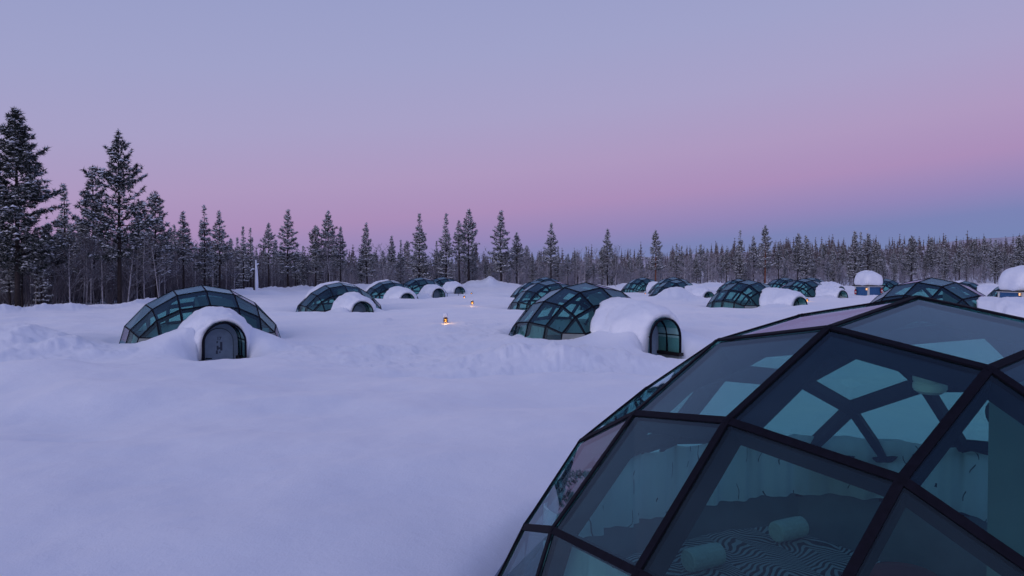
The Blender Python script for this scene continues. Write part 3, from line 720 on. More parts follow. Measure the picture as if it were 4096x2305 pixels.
# ---- furniture of the foreground igloo
def rounded_slab(P, z0, z1, r=.05, sag=0, n=10):
    """grid slab over the polygon box P=(i0,i1,j0,j1), corners cut to stay inside the round room"""
    i0, i1, j0, j1 = P; V = []; F = []; W = n * 3
    for a in range(W + 1):
        for b in range(W + 1):
            u = i0 + (i1 - i0) * a / W; v = j0 + (j1 - j0) * b / W
            rr = math.hypot(u, v); lim = 2.0
            if rr > lim: u, v = u * lim / rr, v * lim / rr
            e = min(a, W - a, b, W - b) / W
            z = z1 - r * max(0, 1 - e / .06) ** 2 + .018 * float(noise(u * 2.3, v * 2.3, 80))
            V.append((u, v, z))
    Q = len(V); V += [(v[0], v[1], z0) for v in V[:Q]]
    for a in range(W):
        for b in range(W):
            p = a * (W + 1) + b; F.append((p, p + W + 1, p + W + 2, p + 1)); F.append((Q + p, Q + p + 1, Q + p + W + 2, Q + p + W + 1))
    for a in range(W):
        for p, q in ((a, a + 1), (W * (W + 1) + a + 1, W * (W + 1) + a), ((a + 1) * (W + 1), a * (W + 1)), (a * (W + 1) + W, (a + 1) * (W + 1) + W)):
            F.append((p, q, Q + q, Q + p))
    return V, F
bed = empty('bed', igloo_pt(0, 0, 0, -1.25), YAW); tag(bed, 'low bed under a zebra print spread inside the foreground dome', 'bed')
m = MB(); m.add(*rounded_slab((-1.1, 1.2, -2.02, -.45), .02, .32, .03)); link('mattress', m.mesh('mattress', M_mattress), bed)
m = MB(); m.add(*rounded_slab((-1.05, 1.1, -1.98, -.5), .335, .40, .03)); link('bedspread', m.mesh('bedspread', M_zebra, True), bed)
def towel(li, lj, ang, lab):
    m = MB(); L = .31
    xs = [-L / 2, -L / 2 + .012] + [-L / 2 + L * k / 6 for k in range(1, 6)] + [L / 2 - .012, L / 2]
    m.tube([(x, 0, 0) for x in xs], [.072, .083] + [.086] * 5 + [.083, .072], 18)
    m.tube([(L / 2, 0, 0), (L / 2 + .003, 0, 0)], .045, 14); m.tube([(-L / 2, 0, 0), (-L / 2 - .003, 0, 0)], .045, 14)
    me = m.mesh('rolled_towel', M_towel, False)
    o = link('rolled_towel', me, None, igloo_pt(0, li, lj, -1.25 + .405 + .083)); o.rotation_euler = (0, 0, ang)
    tag(o, lab, 'towel', 'rolled towels on the bed')
towel(-.745, -1.50, R(28), 'rolled white towel on the zebra bed, the one farther back to the right')
towel(.30, -1.42, R(28), 'rolled white towel on the zebra bed, the nearer one at its left end')
st = empty('stool', igloo_pt(0, -.20, -.18, -1.25), YAW); tag(st, 'low stool with a round red seat beside the zebra bed', 'stool')
m = MB(); m.lathe([(.17, .58), (.20, .60), (.21, .66), (.19, .695), (.10, .705)], 24); link('seat', m.mesh('seat', M_red, True), st)
for a in range(4):
    m = MB(); c, s_ = math.cos(R(45 + 90 * a)), math.sin(R(45 + 90 * a)); m.tube([(.17 * c, .17 * s_, 0), (.12 * c, .12 * s_, .58)], .014, 8); link('leg', m.mesh('leg', M_dark), st)
al = empty('ceiling_lamp', (2.095, 3.75, CAMZ - .565)); tag(al, 'round white ribbed ceiling lamp under a roof bar of the foreground dome', 'lamp')
m = MB(); m.lathe([(.078, .05), (.078, .02), (.074, .018), (.074, .008), (.078, .006), (.078, -.02), (.072, -.022), (.072, -.03), (.068, -.032), (.05, -.045), (.02, -.05)], 28); link('lamp_shade', m.mesh('lamp_shade', M_white, False), al)
m = MB(); m.lathe([(.05, .05), (.05, .075)], 16); link('lamp_base', m.mesh('lamp_base', M_white), al)
hb = empty('wall_heater', (2.82, 4.22, CAMZ - .80)); tag(hb, 'dark rounded heater hanging inside the foreground dome near the right frame edge', 'heater')
m = MB(); m.tube([(-.1, 0, 0), (.12, .02, 0)], .07, 14); link('heater_body', m.mesh('heater_body', M_dark, True), hb)
m = MB(); m.tube([(0, 0, .06), (.02, .01, .42)], .012, 8); link('bracket', m.mesh('bracket', M_dark), hb)

# thin handrail by the door of the fourth left igloo
hx, hy, hz = igloo_pt(6, -1.05, 4.3, IG[6]['door'])
hr = empty('handrail', (hx, hy, hz), 0); tag(hr, 'thin dark handrail beside the arched door of the fourth left igloo', 'handrail')
for s in (-.5, .42):
    m = MB(); m.tube([(s, 0, -.4), (s, 0, .42)], .018, 6); link('post', m.mesh('post', M_frame), hr)
m = MB(); m.tube([(-.75, 0, .42), (.45, 0, .42)], .02, 6); link('rail', m.mesh('rail', M_frame), hr)

# ------------------------------------------------------------------ path lanterns
M_lant = mat('rusty_brown_lantern_metal', (.055, .024, .015), .6, .3, .3, 20)
M_bulb = mat('glowing_bulb', (1, .8, .4), .4, .2, emit=(1.0, .36, .035), estr=11)
lam = {}
m = MB()
for q in range(3):
    z = .13 + .085 * q; m.lathe([(.148, z), (.15, z + .006), (.068, z + .070), (.062, z + .063)], 20, shell=True)
for a in range(3):
    c, s_ = math.cos(2.1 * a + .5), math.sin(2.1 * a + .5); m.tube([(.057 * c, .057 * s_, .12), (.057 * c, .057 * s_, .39)], .006, 5)
m.lathe([(.10, .385), (.105, .395), (.03, .43)], 20); lam['louvres'] = m.mesh('louvres', M_lant)
m = MB(); m.lathe([(.02, .185), (.040, .20), (.046, .25), (.040, .30), (.015, .33)], 14); lam['bulb'] = m.mesh('bulb', M_bulb, True)
m = MB(); m.tube([(0, 0, -.5), (0, 0, .13)], .022, 8); lam['post'] = m.mesh('post', M_lant)
V = []; F = []
m = MB(); m.lathe([(.09, .41), (.125, .44), (.135, .50), (.12, .56), (.07, .60), (.02, .61)], 18); lam['snow_hat'] = m.mesh('snow_hat', M_capsnow, True)
def lantern(px, d, lab, glow=5.0, sink=.05, hat=1.0):
    x = (px - 2048) / 3001 * d; z = float(ground(x, d)) + CAMZ - sink
    t = empty('path_lantern', (x, d, z)); t.scale = (.72, .72, .66); tag(t, lab, 'lantern', 'tiered lanterns along the snowy path')
    for n in ('louvres', 'bulb', 'post'): link(n, lam[n], t)
    link('snow_hat', lam['snow_hat'], t, (0, 0, .41 * (1 - hat)), scale=(1, 1, hat))
    l = bpy.data.lights.new('lantern_light', 'POINT'); l.energy = glow * .8; l.color = (1.0, .58, .24); l.shadow_soft_size = .05
    lo = bpy.data.objects.new('lantern_light', l); C.objects.link(lo); lo.parent = t; lo.location = (0, -.11, .20)
LANT = [(1782, 28.2, 'nearest lit path lantern, tall domed snow hat on its brown tiers', 4.5, .04, 1.35),
        (1889, 41.5, 'second lit path lantern, thin flat snow on top and a warm ring of snow below', 10.0, -.02, .5),
        (1857, 59.5, 'third lantern up the path, sunk in the snow with a small warm glow', 3.0, .12, 1.0),
        (1886, 69.5, 'farthest small lantern of the path, nearly buried in the snow', 1.6, .12, 1.0),
        (3229, 51.0, 'lantern glowing red brown between two snow tunnels on the right', 4.0, .08, .4),
        (2581, 72.5, 'tiny snow hatted lantern left of the lumpy snow pile', 1.2, .12, 1.1)]
for l in LANT: lantern(*l)

# ------------------------------------------------------------------ blue sheds
M_blue = mat('blue_painted_boards', (.035, .12, .28), .55, .3, .12, 10)
M_trim = mat('white_painted_trim', (.62, .64, .62), .5, .3, .05, 10)
M_roof = mat('dark_roof_felt', (.02, .02, .024), .8, .2)
M_glow = mat('lit_lamp_glass', (1, .7, .4), .4, .2, emit=(1.0, .5, .18), estr=1.3)
M_ext = mat('red_enamel', (.38, .012, .018), .35, .5)
def shed_cap(sx, h, seed, peak=.2):
    na, nv = 48, 22; V = []; F = []
    for b in range(nv + 1):
        u = b / nv
        for a in range(na):
            th = 2 * math.pi * a / na; c, s_ = math.cos(th), math.sin(th)
            ph = -.35 + u * (math.pi / 2 + .35)
            rad = sx * (abs(c) ** 3.0 + abs(s_) ** 3.0) ** (-1 / 3.0)
            k = max(math.cos(ph), 0) ** .62 if ph > 0 else 1 - .10 * (ph / .35) ** 2
            z = h * (max(math.sin(ph), 0) ** .8 * .72 + .26) if ph > 0 else h * .26 * (1 + ph / .35)
            k *= 1 + .12 * float(noise(c * 1.5 + seed, s_ * 1.5 + u * 1.4, 90)); z *= 1 + .12 * float(noise(c * 1.1 + seed * 2, s_ * 1.1, 91)) * u
            z *= 1 - .30 * float(sstep(-.1, 1.1, c)) * u ** .5
            V.append((rad * k * c + peak * u * .3 * sx, rad * k * s_, z + .03 * float(noise(th * 2, seed, 93)) * (u < .05)))
    for b in range(nv):
        for a in range(na): F.append((b * na + a, b * na + (a + 1) % na, (b + 1) * na + (a + 1) % na, (b + 1) * na + a))
    F.append(tuple(range(na))[::-1]); F.append(tuple(nv * na + a for a in range(na)))
    return mesh('snow_hat', V, F, M_capsnow, True)
def shed(x, y, roofz, a, rz, lab, caph, seed, cat='shed'):
    """square shed; a = half width; corner towards the viewer"""
    t = empty('blue_shed', (x, y, roofz + CAMZ), rz); tag(t, lab, 'shed', 'small blue sheds with snow hats')
    H = 2.2; nb = 15; bh = H / nb
    for sgn, axis in ((-1, 0), (1, 0), (-1, 1), (1, 1)):
        for b in range(nb):
            m = MB(); z = -.02 - bh * (b + .5)
            # lapped board, tilted a little outwards at its foot
            n = np.zeros(3); n[axis] = sgn; e = np.zeros(3); e[1 - axis] = 1; up = np.array([0, 0, 1.0]) - n * .12; up /= np.linalg.norm(up); nn = np.cross(e, up) 
            if np.dot(nn, n) < 0: nn = -nn
            m.box(n * (a - .01) + np.array([0, 0, z]), (2 * a - .14, bh - .006, .022), (e, up, nn))
            link('board', m.mesh('board', M_blue), t)
    for sx in (-1, 1):
        for sy in (-1, 1):
            m = MB(); m.box((sx * (a - .02), sy * (a - .02), -H / 2 - .03), (.13, .13, H)); link('corner_post', m.mesh('corner_post', M_trim), t)
    m = MB(); m.box((0, 0, -H / 2 - .03), (2 * a - .12, 2 * a - .12, H - .02)); link('inner_wall', m.mesh('inner_wall', M_roof), t)
    m = MB(); m.box((0, 0, .0), (2 * a + .22, 2 * a + .22, .07)); link('fascia', m.mesh('fascia', M_trim), t)
    m = MB(); m.box((0, 0, .075), (2 * a + .42, 2 * a + .42, .075)); link('roof', m.mesh('roof', M_roof), t)
    me = shed_cap(a + .30, caph, seed); o = link('snow_hat', me, t, (0, 0, .10))
    # wall lamp beside the near corner
    return t
RZ = R(45)
shed1_pos = (31.36, 66.0); A1 = .73
s1 = shed(*shed1_pos, -1.28, A1, R(20), 'small blue board shed between far right igloos under a tall block of snow', 1.30, 2)
shed2_pos = (35.57, 52.2); A2 = 1.0
s2 = shed(*shed2_pos, -1.40, A2, R(11), 'blue board shed at the right edge, big rounded snow hat bulging over its roof', 1.75, 5)
lampm = MB(); lampm.box((0, 0, 0), (.12, .10, .17)); lamp_glass = lampm.mesh('lamp_glass', M_glow)
lm = MB()
for zz in (-.095, 0, .095): lm.box((0, 0, zz), (.15, .13, .022))
for sx in (-1, 1):
    for sy in (-1, 1): lm.box((sx * .063, sy * .053, 0), (.018, .018, .2))
lm.box((0, .1, .03), (.04, .1, .04)); lamp_cage = lm.mesh('lamp_cage', M_lant)
def wall_lamp(px, py, d, lab):
    x = (px - 2048) / 3001 * d; z = CAMZ - (py - 1088) / 3001 * d
    t = empty('wall_lamp', (x, d, z), R(40)); tag(t, lab, 'lamp', 'lit lamps on the blue sheds'); link('lamp_glass', lamp_glass, t); link('lamp_cage', lamp_cage, t)
wall_lamp(3467, 1157, 64.98, 'small lit lamp on the blue shed between the far igloos')
wall_lamp(4080, 1178, 50.95, 'small lit lamp on the blue shed at the right edge')
def extinguisher(px, py, d, lab):
    x = (px - 2048) / 3001 * d; z = CAMZ - (py - 1088) / 3001 * d
    t = empty('fire_extinguisher', (x, d, z), 0); tag(t, lab, 'extinguisher', 'fire extinguishers hanging on the blue shed')
    m = MB(); m.lathe([(.075, -.22), (.085, -.20), (.085, .10), (.07, .15), (.03, .18)], 16); link('cylinder', m.mesh('cylinder', M_ext, True), t)
    m = MB(); m.lathe([(.028, .18), (.028, .22)], 10); m.box((.02, 0, .235), (.11, .03, .03)); m.tube([(.0, -.03, .21), (.09, -.07, .16), (.10, -.06, -.1)], .012, 6); link('valve', m.mesh('valve', M_dark), t)
    m = MB(); m.box((0, -.0755, -.03), (.10, .022, .12)); link('paper_tag', m.mesh('paper_tag', M_white), t)
    m = MB(); m.box((0, .10, .02), (.05, .10, .25)); link('bracket', m.mesh('bracket', M_dark), t)
extinguisher(3422, 1167, 66.25, 'red fire extinguisher on the left corner of the blue shed')
extinguisher(3527, 1162, 65.4, 'red fire extinguisher on the right corner of the blue shed')

# ------------------------------------------------------------------ trees
def tri_needles(P, dirs, length, width, per, r):
    """spiky needle tufts: `per` thin triangles round each centre"""
    n = len(P); D = r.normal(size=(n, per, 3)); D /= np.linalg.norm(D, axis=2)[:, :, None]
    D = D * .85 + dirs[:, None, :] * .55 + np.array([0, 0, .12]); D /= np.linalg.norm(D, axis=2)[:, :, None]
    Lh = length[:, None] * r.uniform(.6, 1.15, (n, per)); Sd = np.cross(D, r.normal(size=(n, per, 3))); Sd /= np.linalg.norm(Sd, axis=2)[:, :, None] + 1e-9
    base = P[:, None, :] - D * Lh[..., None] * .25; wv = Sd * (width * Lh / .25)[..., None]
    tip = P[:, None, :] + D * Lh[..., None]
    V = np.stack([base - wv, base + wv, tip], 2).reshape(-1, 3)
    return V, np.arange(len(V)).reshape(-1, 3)
def snow_pads(P, size, r):
    n = len(P); k = 5; a = np.linspace(0, 2 * math.pi, k, endpoint=False)[None] + r.uniform(0, 6, (n, 1))
    rad = size[:, None] * r.uniform(.6, 1.3, (n, k))
    ringv = P[:, None, :] + np.stack([np.cos(a) * rad, np.sin(a) * rad, -.25 * rad], -1)
    top = P + np.stack([r.normal(0, .02, n), r.normal(0, .02, n), size * .45], -1)
    V = np.concatenate([ringv, top[:, None, :]], 1).reshape(-1, 3); o = np.arange(n)[:, None] * (k + 1)
    T = np.stack([np.stack([o[:, 0] + q, o[:, 0] + (q + 1) % k, o[:, 0] + k], -1) for q in range(k)], 1).reshape(-1, 3)
    return V, T
def make_pine(seed, h=10.0, cb=.3, rmax=1.5, dense=1.0, snow=.6, taper=.85, tuft=.26, droop=0.0, bark=None, dark=False):
    r = np.random.default_rng(seed)
    tb = MB(); n = 9; bend = r.normal(0, .06, 2)
    cen = lambda z: np.array([bend[0] * math.sin(z / h * 3), bend[1] * math.sin(z / h * 2.3), z])
    tb.tube([cen(h * .985 * k / n) - np.array([0, 0, .5 if k == 0 else 0]) for k in range(n + 1)], [.0125 * h * (1 - k / n) ** .8 + .012 for k in range(n + 1)], 7)
    P = []; Dr = []; SP = []
    z = cb * h; 
    while z < h * .985:
        u = (z - cb * h) / (h * (1 - cb)); nb = r.integers(4, 7)
        base = rmax * (1 - u) ** taper * (.62 + .38 * min(1, u / .22)) * r.uniform(.8, 1.12)
        a0 = r.uniform(0, 6.28)
        for b in range(nb):
            if r.random() < .12: continue
            L = max(base * r.uniform(.45, 1.2), .16); a = a0 + 6.283 * b / nb + r.normal(0, .25)
            el = (.75 * u ** 1.5 + .12 - droop * (1 - u)) + r.normal(0, .13)
            d = np.array([math.cos(a) * math.cos(el), math.sin(a) * math.cos(el), math.sin(el)])
            tipup = np.array([0, 0, .22 * L * (1 - u) * (1 - 2 * droop)])
            c0 = cen(z)
            pts = [c0 + d * L * f + tipup * f * f for f in (0, .5, 1)]
            if L > .35: tb.tube(pts, [.012 + .012 * L, .008 + .006 * L, .005], 3)
            nt = max(1, int(L / (tuft * .62) * dense)); side = np.array([-math.sin(a), math.cos(a), 0])
            for q in range(nt):
                f = .30 + .70 * (q + r.uniform(.2, 1)) / nt if L > .5 else (q + .7) / nt
                c = c0 + d * L * f + tipup * f * f
                spread = L * .27 * (1.15 - f) + .06
                for s in range(2 if L > .45 else 1):
                    o = side * r.normal(0, spread) + np.array([0, 0, r.normal(0, .05)])
                    P.append(c + o); dd = d + side * np.sign(np.dot(o, side)) * .5; Dr.append(dd / np.linalg.norm(dd))
        # branch spacing shrinks towards the tip
        z += (.42 - .22 * u) * r.uniform(.65, 1.4) / max(dense, .6) ** .5
    for q in range(5): P.append(cen(h * .98) + np.array([0, 0, .1 * q - .25])); Dr.append(np.array([0, 0, 1.0]))
    P = np.array(P); Dr = np.array(Dr)
    lead = r.uniform(.8, 1.2, len(P)) * tuft
    V1, T1 = tri_needles(P, Dr, lead, .030, 11, r)
    pick = r.random(len(P)) < snow
    V2, T2 = snow_pads(P[pick] + np.array([0, 0, tuft * .22]), r.uniform(.28, .68, pick.sum()) * tuft, r)
    V = np.vstack([V1, V2]); T = np.vstack([T1, T2 + len(V1)]); fm = np.r_[np.zeros(len(T1)), np.ones(len(T2))]
    crown = np_mesh('crown', V, T, [M_needle_dark if dark else M_needle, M_treesnow], False, fm)
    return tb.mesh('trunk', bark or M_bark, True), crown, h
def make_birch(seed, h=5.5, fine=1.0):
    r = np.random.default_rng(seed); tb = MB(); cb = MB()
    lean = r.normal(0, .05, 2)
    def grow(p, d, L, rad, lev):
        n = 3 if lev < 2 else 2; pts = [p]; dd = d.copy()
        for k in range(n):
            dd = dd + r.normal(0, .05 if lev == 0 else .12, 3); dd /= np.linalg.norm(dd); pts.append(pts[-1] + dd * L / n)
        (tb if lev == 0 else cb).tube(pts, [rad * (1 - .75 * k / n) for k in range(n + 1)], 5 if lev == 0 else 3)
        if lev >= 3: return
        m = [15, 7, 5][lev]
        for q in range(int(m * fine)):
            f = r.uniform(.28, 1.0); i = min(int(f * n), n - 1); b = pts[i] + (pts[i + 1] - pts[i]) * (f * n - i)
            a = r.uniform(0, 6.28); s = np.array([math.cos(a), math.sin(a), r.uniform(.15, .9)])
            nd = dd * .35 + s * .8; nd /= np.linalg.norm(nd)
            grow(b, nd, L * r.uniform(.26, .46) * (1.15 - .45 * f), max(rad * .45, .013) if lev == 0 else max(rad * .65, .011), lev + 1)
    d0 = np.array([lean[0], lean[1], 1.0]); d0 /= np.linalg.norm(d0)
    grow(np.array([0, 0, -.4]), d0, h, .065, 0)
    return tb.mesh('trunk', M_birchbark, True), cb.mesh('crown', M_twig), h
PINES = [make_pine(11, 10, .30, 2.0, taper=.70), make_pine(12, 10, .38, 1.8, snow=.7, taper=.75), make_pine(13, 10, .20, 2.1, snow=.75, droop=.10, taper=.8),
         make_pine(14, 10, .42, 1.6, snow=.6, taper=.7), make_pine(15, 10, .32, 1.8, taper=.85, snow=.7, droop=.06), make_pine(16, 10, .24, 2.2, taper=.6, snow=.6)]
SPRUCE = [make_pine(21, 10, .14, 1.7, taper=.95, snow=.75, droop=.20), make_pine(22, 10, .10, 2.0, taper=.9, snow=.8, droop=.16), make_pine(23, 10, .2, 1.5, taper=.9, snow=.7, droop=.18)]
BIG1 = make_pine(31, 12, .19, 3.1, dense=1.25, snow=.45, taper=.78, tuft=.26, dark=True)
BIG2 = make_pine(32, 12, .28, 3.7, dense=.95, snow=.5, taper=.92, tuft=.27, dark=True)
REDP = make_pine(33, 10, .33, 2.1, snow=.75, taper=.72, droop=.08, bark=M_redbark)
BIRCH = [make_birch(41), make_birch(42, 5.0), make_birch(43, 6.0), make_birch(44, 5.2), make_birch(45, 4.6)]
def repaint(k, m):
    c = k[1].copy(); c.materials.clear(); c.materials.append(m); return (k[0], c, k[2])
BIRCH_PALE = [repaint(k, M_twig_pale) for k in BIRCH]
TALLBIRCH = make_birch(46, 8.0, 1.2)
def plant(name, kind, px, d, h, lab, group, rz=None, dz=0.0):
    x = (px - 2048) / 3001 * d; s = h / kind[2]
    z = float(ground(x, d)) + CAMZ + dz
    t = empty(name, (x, d, z), rng.uniform(0, 6.28) if rz is None else rz)
    sx = s * rng.uniform(.92, 1.08); t.scale = (sx, sx, s)
    tag(t, lab, 'tree', group); link('trunk', kind[0], t); link('crown', kind[1], t); return t
def top_h(y, d, px): 
    x = (px - 2048) / 3001 * d; return (1088 - y) / 3001 * d - float(ground(x, d))
SK = 'skyline conifers round the clearing'
HERO = [  # px, top y, depth, kind, label
 (70, 440, 47.5, BIG1, 'tallest dark pine at the left edge of the picture'),
 (478, 522, 51.5, BIG2, 'broad pine with bare lower trunk, second tallest at left'),
 (372, 668, 57, PINES[3], 'dark pine crowding the left side of the broad tall pine'),
 (258, 740, 64, SPRUCE[0], 'slim pointed conifer top between the two tallest left pines'),
 (190, 900, 58, PINES[3], 'lower bushy pine between the trunks of the two tallest left pines'),
 (625, 770, 58, PINES[5], 'wide pine just right of the broad tall pine'),
 (560, 850, 60, PINES[0], 'medium pine half hidden behind the right branches of the broad tall pine'),
 (735, 848, 62, PINES[3], 'round topped pine above the left igloo with door 17'),
 (818, 822, 64, SPRUCE[2], 'pointed pine above the right slope of the left igloo with door 17'),
 (878, 845, 67, PINES[4], 'narrow snowy pine left of the snow covered dead trunk'),
 (975, 908, 76, SPRUCE[0], 'left one of twin slender pines over the dead trunk'),
 (1003, 912, 79, SPRUCE[2], 'right one of twin slender pines over the dead trunk'),
 (1075, 895, 84, PINES[1], 'pale snowy pine right of the dead trunk'),
 (1152, 840, 87, PINES[2], 'tall thickly snowed pine left of the second left igloo'),
 (1262, 904, 94, PINES[5], 'dark pine over the left slope of the second left igloo'),
 (1314, 844, 95, PINES[0], 'tall dark pine behind the pale forked birch'),
 (1364, 908, 97, PINES[4], 'dark pine shouldering the pale forked birch on the right'),
 (1470, 893, 98, PINES[2], 'snowy broad pine above the third left igloo'),
 (1567, 945, 102, PINES[3], 'short narrow snowy pine over the left end of the far left igloo row'),
 (1602, 962, 104, SPRUCE[0], 'small dim pine beside the pointed one above the left row'),
 (1676, 857, 99, SPRUCE[1], 'sharp pointed snowy spruce above the fourth left igloo'),
 (1785, 857, 99, SPRUCE[0], 'tall slim pointed spruce left of the lantern path'),
 (1838, 884, 100, PINES[3], 'slim pine between two taller ones over the far end of the path'),
 (1876, 840, 101, PINES[1], 'tall pine with open crown above the far end of the lantern path'),
 (2006, 844, 100, PINES[2], 'tall heavy snowed pine right of the lantern path'),
 (2068, 930, 103, PINES[0], 'medium snowy pine leaning on the tall one right of the path'),
 (2205, 893, 101, PINES[4], 'solitary tall pine above the middle igloo row'),
 (2345, 985, 112, SPRUCE[2], 'small snowy spruce right of the middle igloo top'),
 (2430, 918, 104, PINES[3], 'narrow tall pine over the entrance of the middle igloo'),
 (2622, 924, 106, REDP, 'broad snowy pine above the igloo cluster right of centre'),
 (2705, 976, 118, SPRUCE[0], 'left small pine of a pair on the horizon right of centre'),
 (2726, 984, 119, SPRUCE[2], 'right small pine of a pair on the horizon right of centre'),
 (2960, 921, 106, SPRUCE[2], 'thin pointed spruce left of the pine with the red trunk'),
 (3012, 946, 110, PINES[4], 'snowy pine squeezed between the thin spruce and the red trunk'),
 (3060, 904, 103, REDP, 'tall snowy pine with a bare reddish trunk'),
 (3190, 934, 112, PINES[0], 'dark pine right of the pine with the red trunk'),
 (3223, 944, 109, PINES[2], 'very snowy pine left of the blue shed with the snow hat'),
 (3330, 975, 116, SPRUCE[1], 'low wide spruce left of the blue shed with the snow hat'),
 (3416, 927, 106, PINES[2], 'tall pine directly above the blue shed with the snow hat'),
 (3440, 931, 108, SPRUCE[0], 'slim pine pressed to the tall one above the blue shed'),
 (3472, 936, 112, PINES[1], 'narrow pine right of the two tall ones above the blue shed'),
 (3505, 970, 108, PINES[5], 'broad dark pine right of the snow hat of the blue shed'),
 (3647, 948, 110, PINES[5], 'wide snow laden pine above the igloo behind the foreground dome'),
 (3723, 950, 121, PINES[0], 'tall pine over the right half of the igloo behind the foreground dome'),
 (3778, 962, 118, SPRUCE[1], 'pointed spruce over the right end of the igloo behind the foreground dome'),
 (3837, 963, 112, PINES[4], 'snowy pine left of the right hand shed'),
 (3937, 948, 124, PINES[3], 'tall narrow pine left of the right edge above the snow hat'),
 (3980, 958, 112, PINES[2], 'thickly snowed pine just left of the right hand snow hat'),
 (4073, 946, 108, PINES[5], 'broad dark pine at the right edge above the snow hat'),
]
for px, ty, d, kind, lab in HERO:
    plant('pine_tree', kind, px, d, top_h(ty, d, px), lab, SK)
plant('birch_tree', TALLBIRCH, 1320, 91, 5.9, 'pale forked birch in front of the tall dark pine behind the second left igloo', 'single pale birches before the forest')
plant('birch_tree', TALLBIRCH, 1545, 92, 4.9, 'pale birch with an arching branch above the third left igloo', 'single pale birches before the forest', 1.0)
plant('birch_tree', TALLBIRCH, 636, 52, 3.9, 'snow plastered birch trunk behind the left igloo with door 17', 'single pale birches before the forest', 2.0)
plant('birch_tree', TALLBIRCH, 2462, 98, 4.8, 'tall white birch trunk right of the middle igloo', 'single pale birches before the forest', 3.0)

# snow plastered dead trunk
d = 68.5; x = (1022 - 2048) / 3001 * d
sn = empty('dead_tree', (x, d, float(ground(x, d)) + CAMZ)); tag(sn, 'broken dead trunk plastered with snow, standing alone left of centre', 'dead tree')
m = MB(); m.tube([(-.05, .1, -.5), (-.05, .08, 1), (-.05, .06, 2.0), (-.02, .05, 2.9)], [.21, .19, .15, .07], 8); link('trunk', m.mesh('trunk', M_bark, True), sn)
m = MB(); m.tube([(.10, 0, -.2), (.10, -.02, 1), (.09, -.03, 2.0), (.04, -.02, 3.05)], [.15, .16, .13, .06], 8)
m.tube([(.0, 0, 2.2), (-.28, -.05, 2.22), (-.46, -.05, 2.02)], [.06, .08, .05], 6); m.tube([(0, 0, 2.45), (.2, -.05, 2.66), (.34, 0, 2.72)], [.06, .07, .04], 6); link('snow_crust', m.mesh('snow_crust', M_capsnow, True), sn)
for p in ([(0, 0, 2.1), (-.4, 0, 2.16), (-.7, 0, 2.0)], [(0, 0, 2.5), (.3, 0, 2.55), (.5, 0, 2.45)], [(0, 0, 1.6), (-.3, .1, 1.5), (-.45, .1, 1.35)]):
    m = MB(); m.tube(p, [.035, .03, .015], 5); link('branch', m.mesh('branch', M_bark), sn)

# the body of the forest
def region(px): return 'left' if px < 1150 else ('middle' if px < 2250 else 'right')
RG = {'left': 'at the left', 'middle': 'behind the lantern path', 'right': 'at the right'}
def scatter(n, lo, hi, dmax, seed):
    r = np.random.default_rng(seed); out = []
    for k in range(n):
        px = lo + (hi - lo) * (k + r.uniform(0, 1)) / n; e = float(EDGE(math.degrees(math.atan((px - 2048) / 3001))))
        out.append((px, e + 1.0 + dmax * r.random() ** 1.35))
    return out
r_ = np.random.default_rng(99)
for px, d in scatter(215, -160, 4300, 46, 5):
    reg = region(px); k = (PINES + SPRUCE)[r_.integers(0, 9)]
    sky = np.interp(px, [0, 300, 600, 1000, 1400, 2000, 2500, 3000, 4096], [905, 900, 900, 985, 985, 995, 1010, 995, 965])
    h = min(max(top_h(sky + r_.uniform(-26, 60), d, px), 2.6), 10.5)
    plant('pine_tree', k, px, d, h, 'snow dusted conifer deep in the forest %s' % RG[reg], 'forest conifers %s' % RG[reg])
for px, d in scatter(125, -160, 1150, 24, 6) + scatter(168, 1150, 4300, 24, 8):
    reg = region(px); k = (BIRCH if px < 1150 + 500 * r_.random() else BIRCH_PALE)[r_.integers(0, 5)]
    sky = np.interp(px, [0, 600, 1000, 1400, 2000, 2500, 3000, 4096], [960, 950, 1010, 1015, 1015, 1025, 1030, 1040])
    h = min(max(top_h(sky + r_.uniform(-15, 45), d, px), 2.2), 7.5)
    plant('birch_tree', k, px, d, h, 'bare frosted birch in the forest fringe %s' % RG[reg], 'frosted birches %s' % RG[reg])

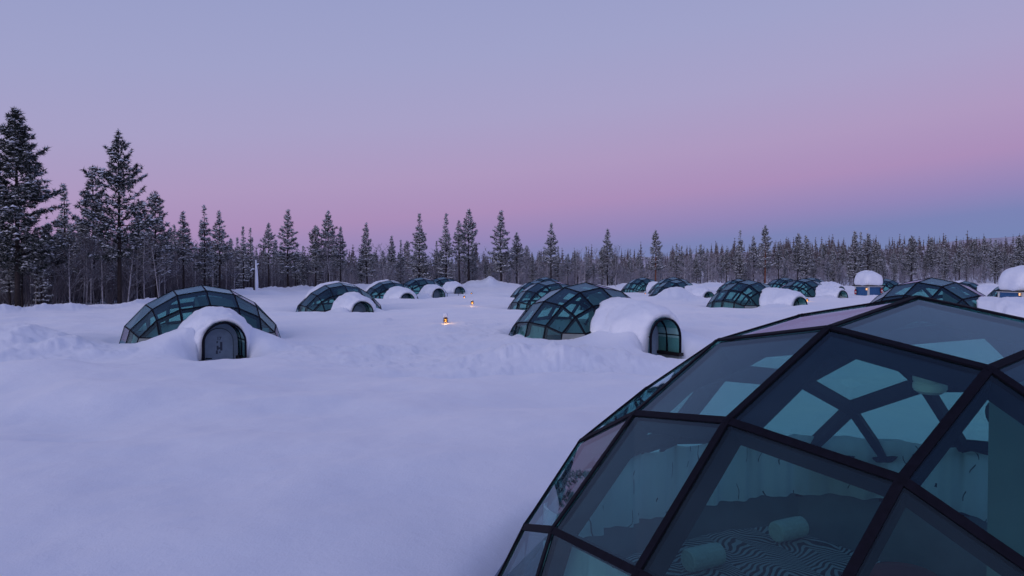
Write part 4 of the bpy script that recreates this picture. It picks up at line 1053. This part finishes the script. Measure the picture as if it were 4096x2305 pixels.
# thin frosted brush and saplings between the trunks
def brush():
    r = np.random.default_rng(55); P = []; H = []
    while len(P) < 5200:
        px = r.uniform(-400, 4600) if r.random() < .6 else r.uniform(-400, 1200); az = math.atan((px - 2048) / 3001); e = float(EDGE(math.degrees(az)))
        d = e + 3.0 + 42 * r.random(); P.append((math.tan(az) * d, d)); H.append(r.uniform(1.0, 3.4))
    P = np.array(P); H = np.array(H); Z = ground(P[:, 0], P[:, 1]) + CAMZ; n = len(P); per = 9
    a = r.uniform(0, 6.28, (n, per)); sp = r.uniform(.05, .45, (n, per)); hh = H[:, None] * r.uniform(.5, 1.0, (n, per)); z0 = r.uniform(0, .45, (n, per)) * hh * .8
    base = np.stack([P[:, :1] + .1 * np.cos(a), P[:, 1:] + .1 * np.sin(a), Z[:, None] + z0 - .1], -1)
    tip = np.stack([P[:, :1] + sp * H[:, None] * np.cos(a), P[:, 1:] + sp * H[:, None] * np.sin(a), Z[:, None] + hh], -1)
    b = r.uniform(0, 6.28, (n, per)); w = np.stack([np.cos(b), np.sin(b), 0 * b], -1) * .028
    mid = (base + tip) / 2 + w * 3
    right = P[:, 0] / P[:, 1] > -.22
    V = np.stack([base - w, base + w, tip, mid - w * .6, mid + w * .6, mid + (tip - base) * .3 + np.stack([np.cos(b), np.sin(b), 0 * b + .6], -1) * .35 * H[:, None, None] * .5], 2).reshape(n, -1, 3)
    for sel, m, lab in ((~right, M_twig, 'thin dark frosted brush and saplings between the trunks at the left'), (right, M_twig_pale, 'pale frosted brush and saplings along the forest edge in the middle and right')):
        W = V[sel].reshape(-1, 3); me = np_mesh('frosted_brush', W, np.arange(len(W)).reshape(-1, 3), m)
        o = link('frosted_brush', me); tag(o, lab, None, None, 'stuff')
brush()
# far woods: one mass of small frosted conifers
def far_woods():
    r = np.random.default_rng(77); Vs = []; Ts = []; fms = []; off = 0
    for q in range(1500):
        px = r.uniform(-500, 4700); az = math.atan((px - 2048) / 3001); e = float(EDGE(math.degrees(az)))
        d = e + 36 + 200 * r.random() ** 1.1; x = math.tan(az) * d; z0 = float(ground(x, d)) + CAMZ
        h = r.uniform(3.6, 7.9) * (1 + .10 * max(0, min(1, (px - 2800) / 900))); rad = h * r.uniform(.17, .25); lay = 13; P = []; D = []; S_ = []
        for l in range(lay):
            u = l / (lay - 1)
            for b in range(4 if u < .7 else 2):
                a = r.uniform(0, 6.28); L = rad * (1 - u) ** .8 * r.uniform(.5, 1.0); P.append((x + math.cos(a) * L * .55, d + math.sin(a) * L * .55, z0 + h * (.10 + .90 * u))); D.append((math.cos(a), math.sin(a), -.1)); S_.append(rad * (.62 * (1 - u) + .16))
        P = np.array(P); V, T = tri_needles(P, np.array(D), np.array(S_), .075, 5, r)
        Vs.append(V); Ts.append(T + off); off += len(V)
        a = r.uniform(0, 6.28); ca, sa = math.cos(a) * rad * .13, math.sin(a) * rad * .13
        V = np.array([(x - ca, d - sa, z0 + h * .70), (x + ca, d + sa, z0 + h * .70), (x, d, z0 + h * 1.01), (x + sa, d - ca, z0 + h * .70), (x - sa, d + ca, z0 + h * .70), (x, d, z0 + h * 1.01)])
        Vs.append(V); Ts.append(np.arange(6).reshape(2, 3) + off); off += 6
    me = np_mesh('distant_forest', np.vstack(Vs), np.vstack(Ts), M_needle_far)
    o = link('distant_forest', me); tag(o, 'mass of small frosted conifers rising beyond the forest edge', None, None, 'stuff')
far_woods()
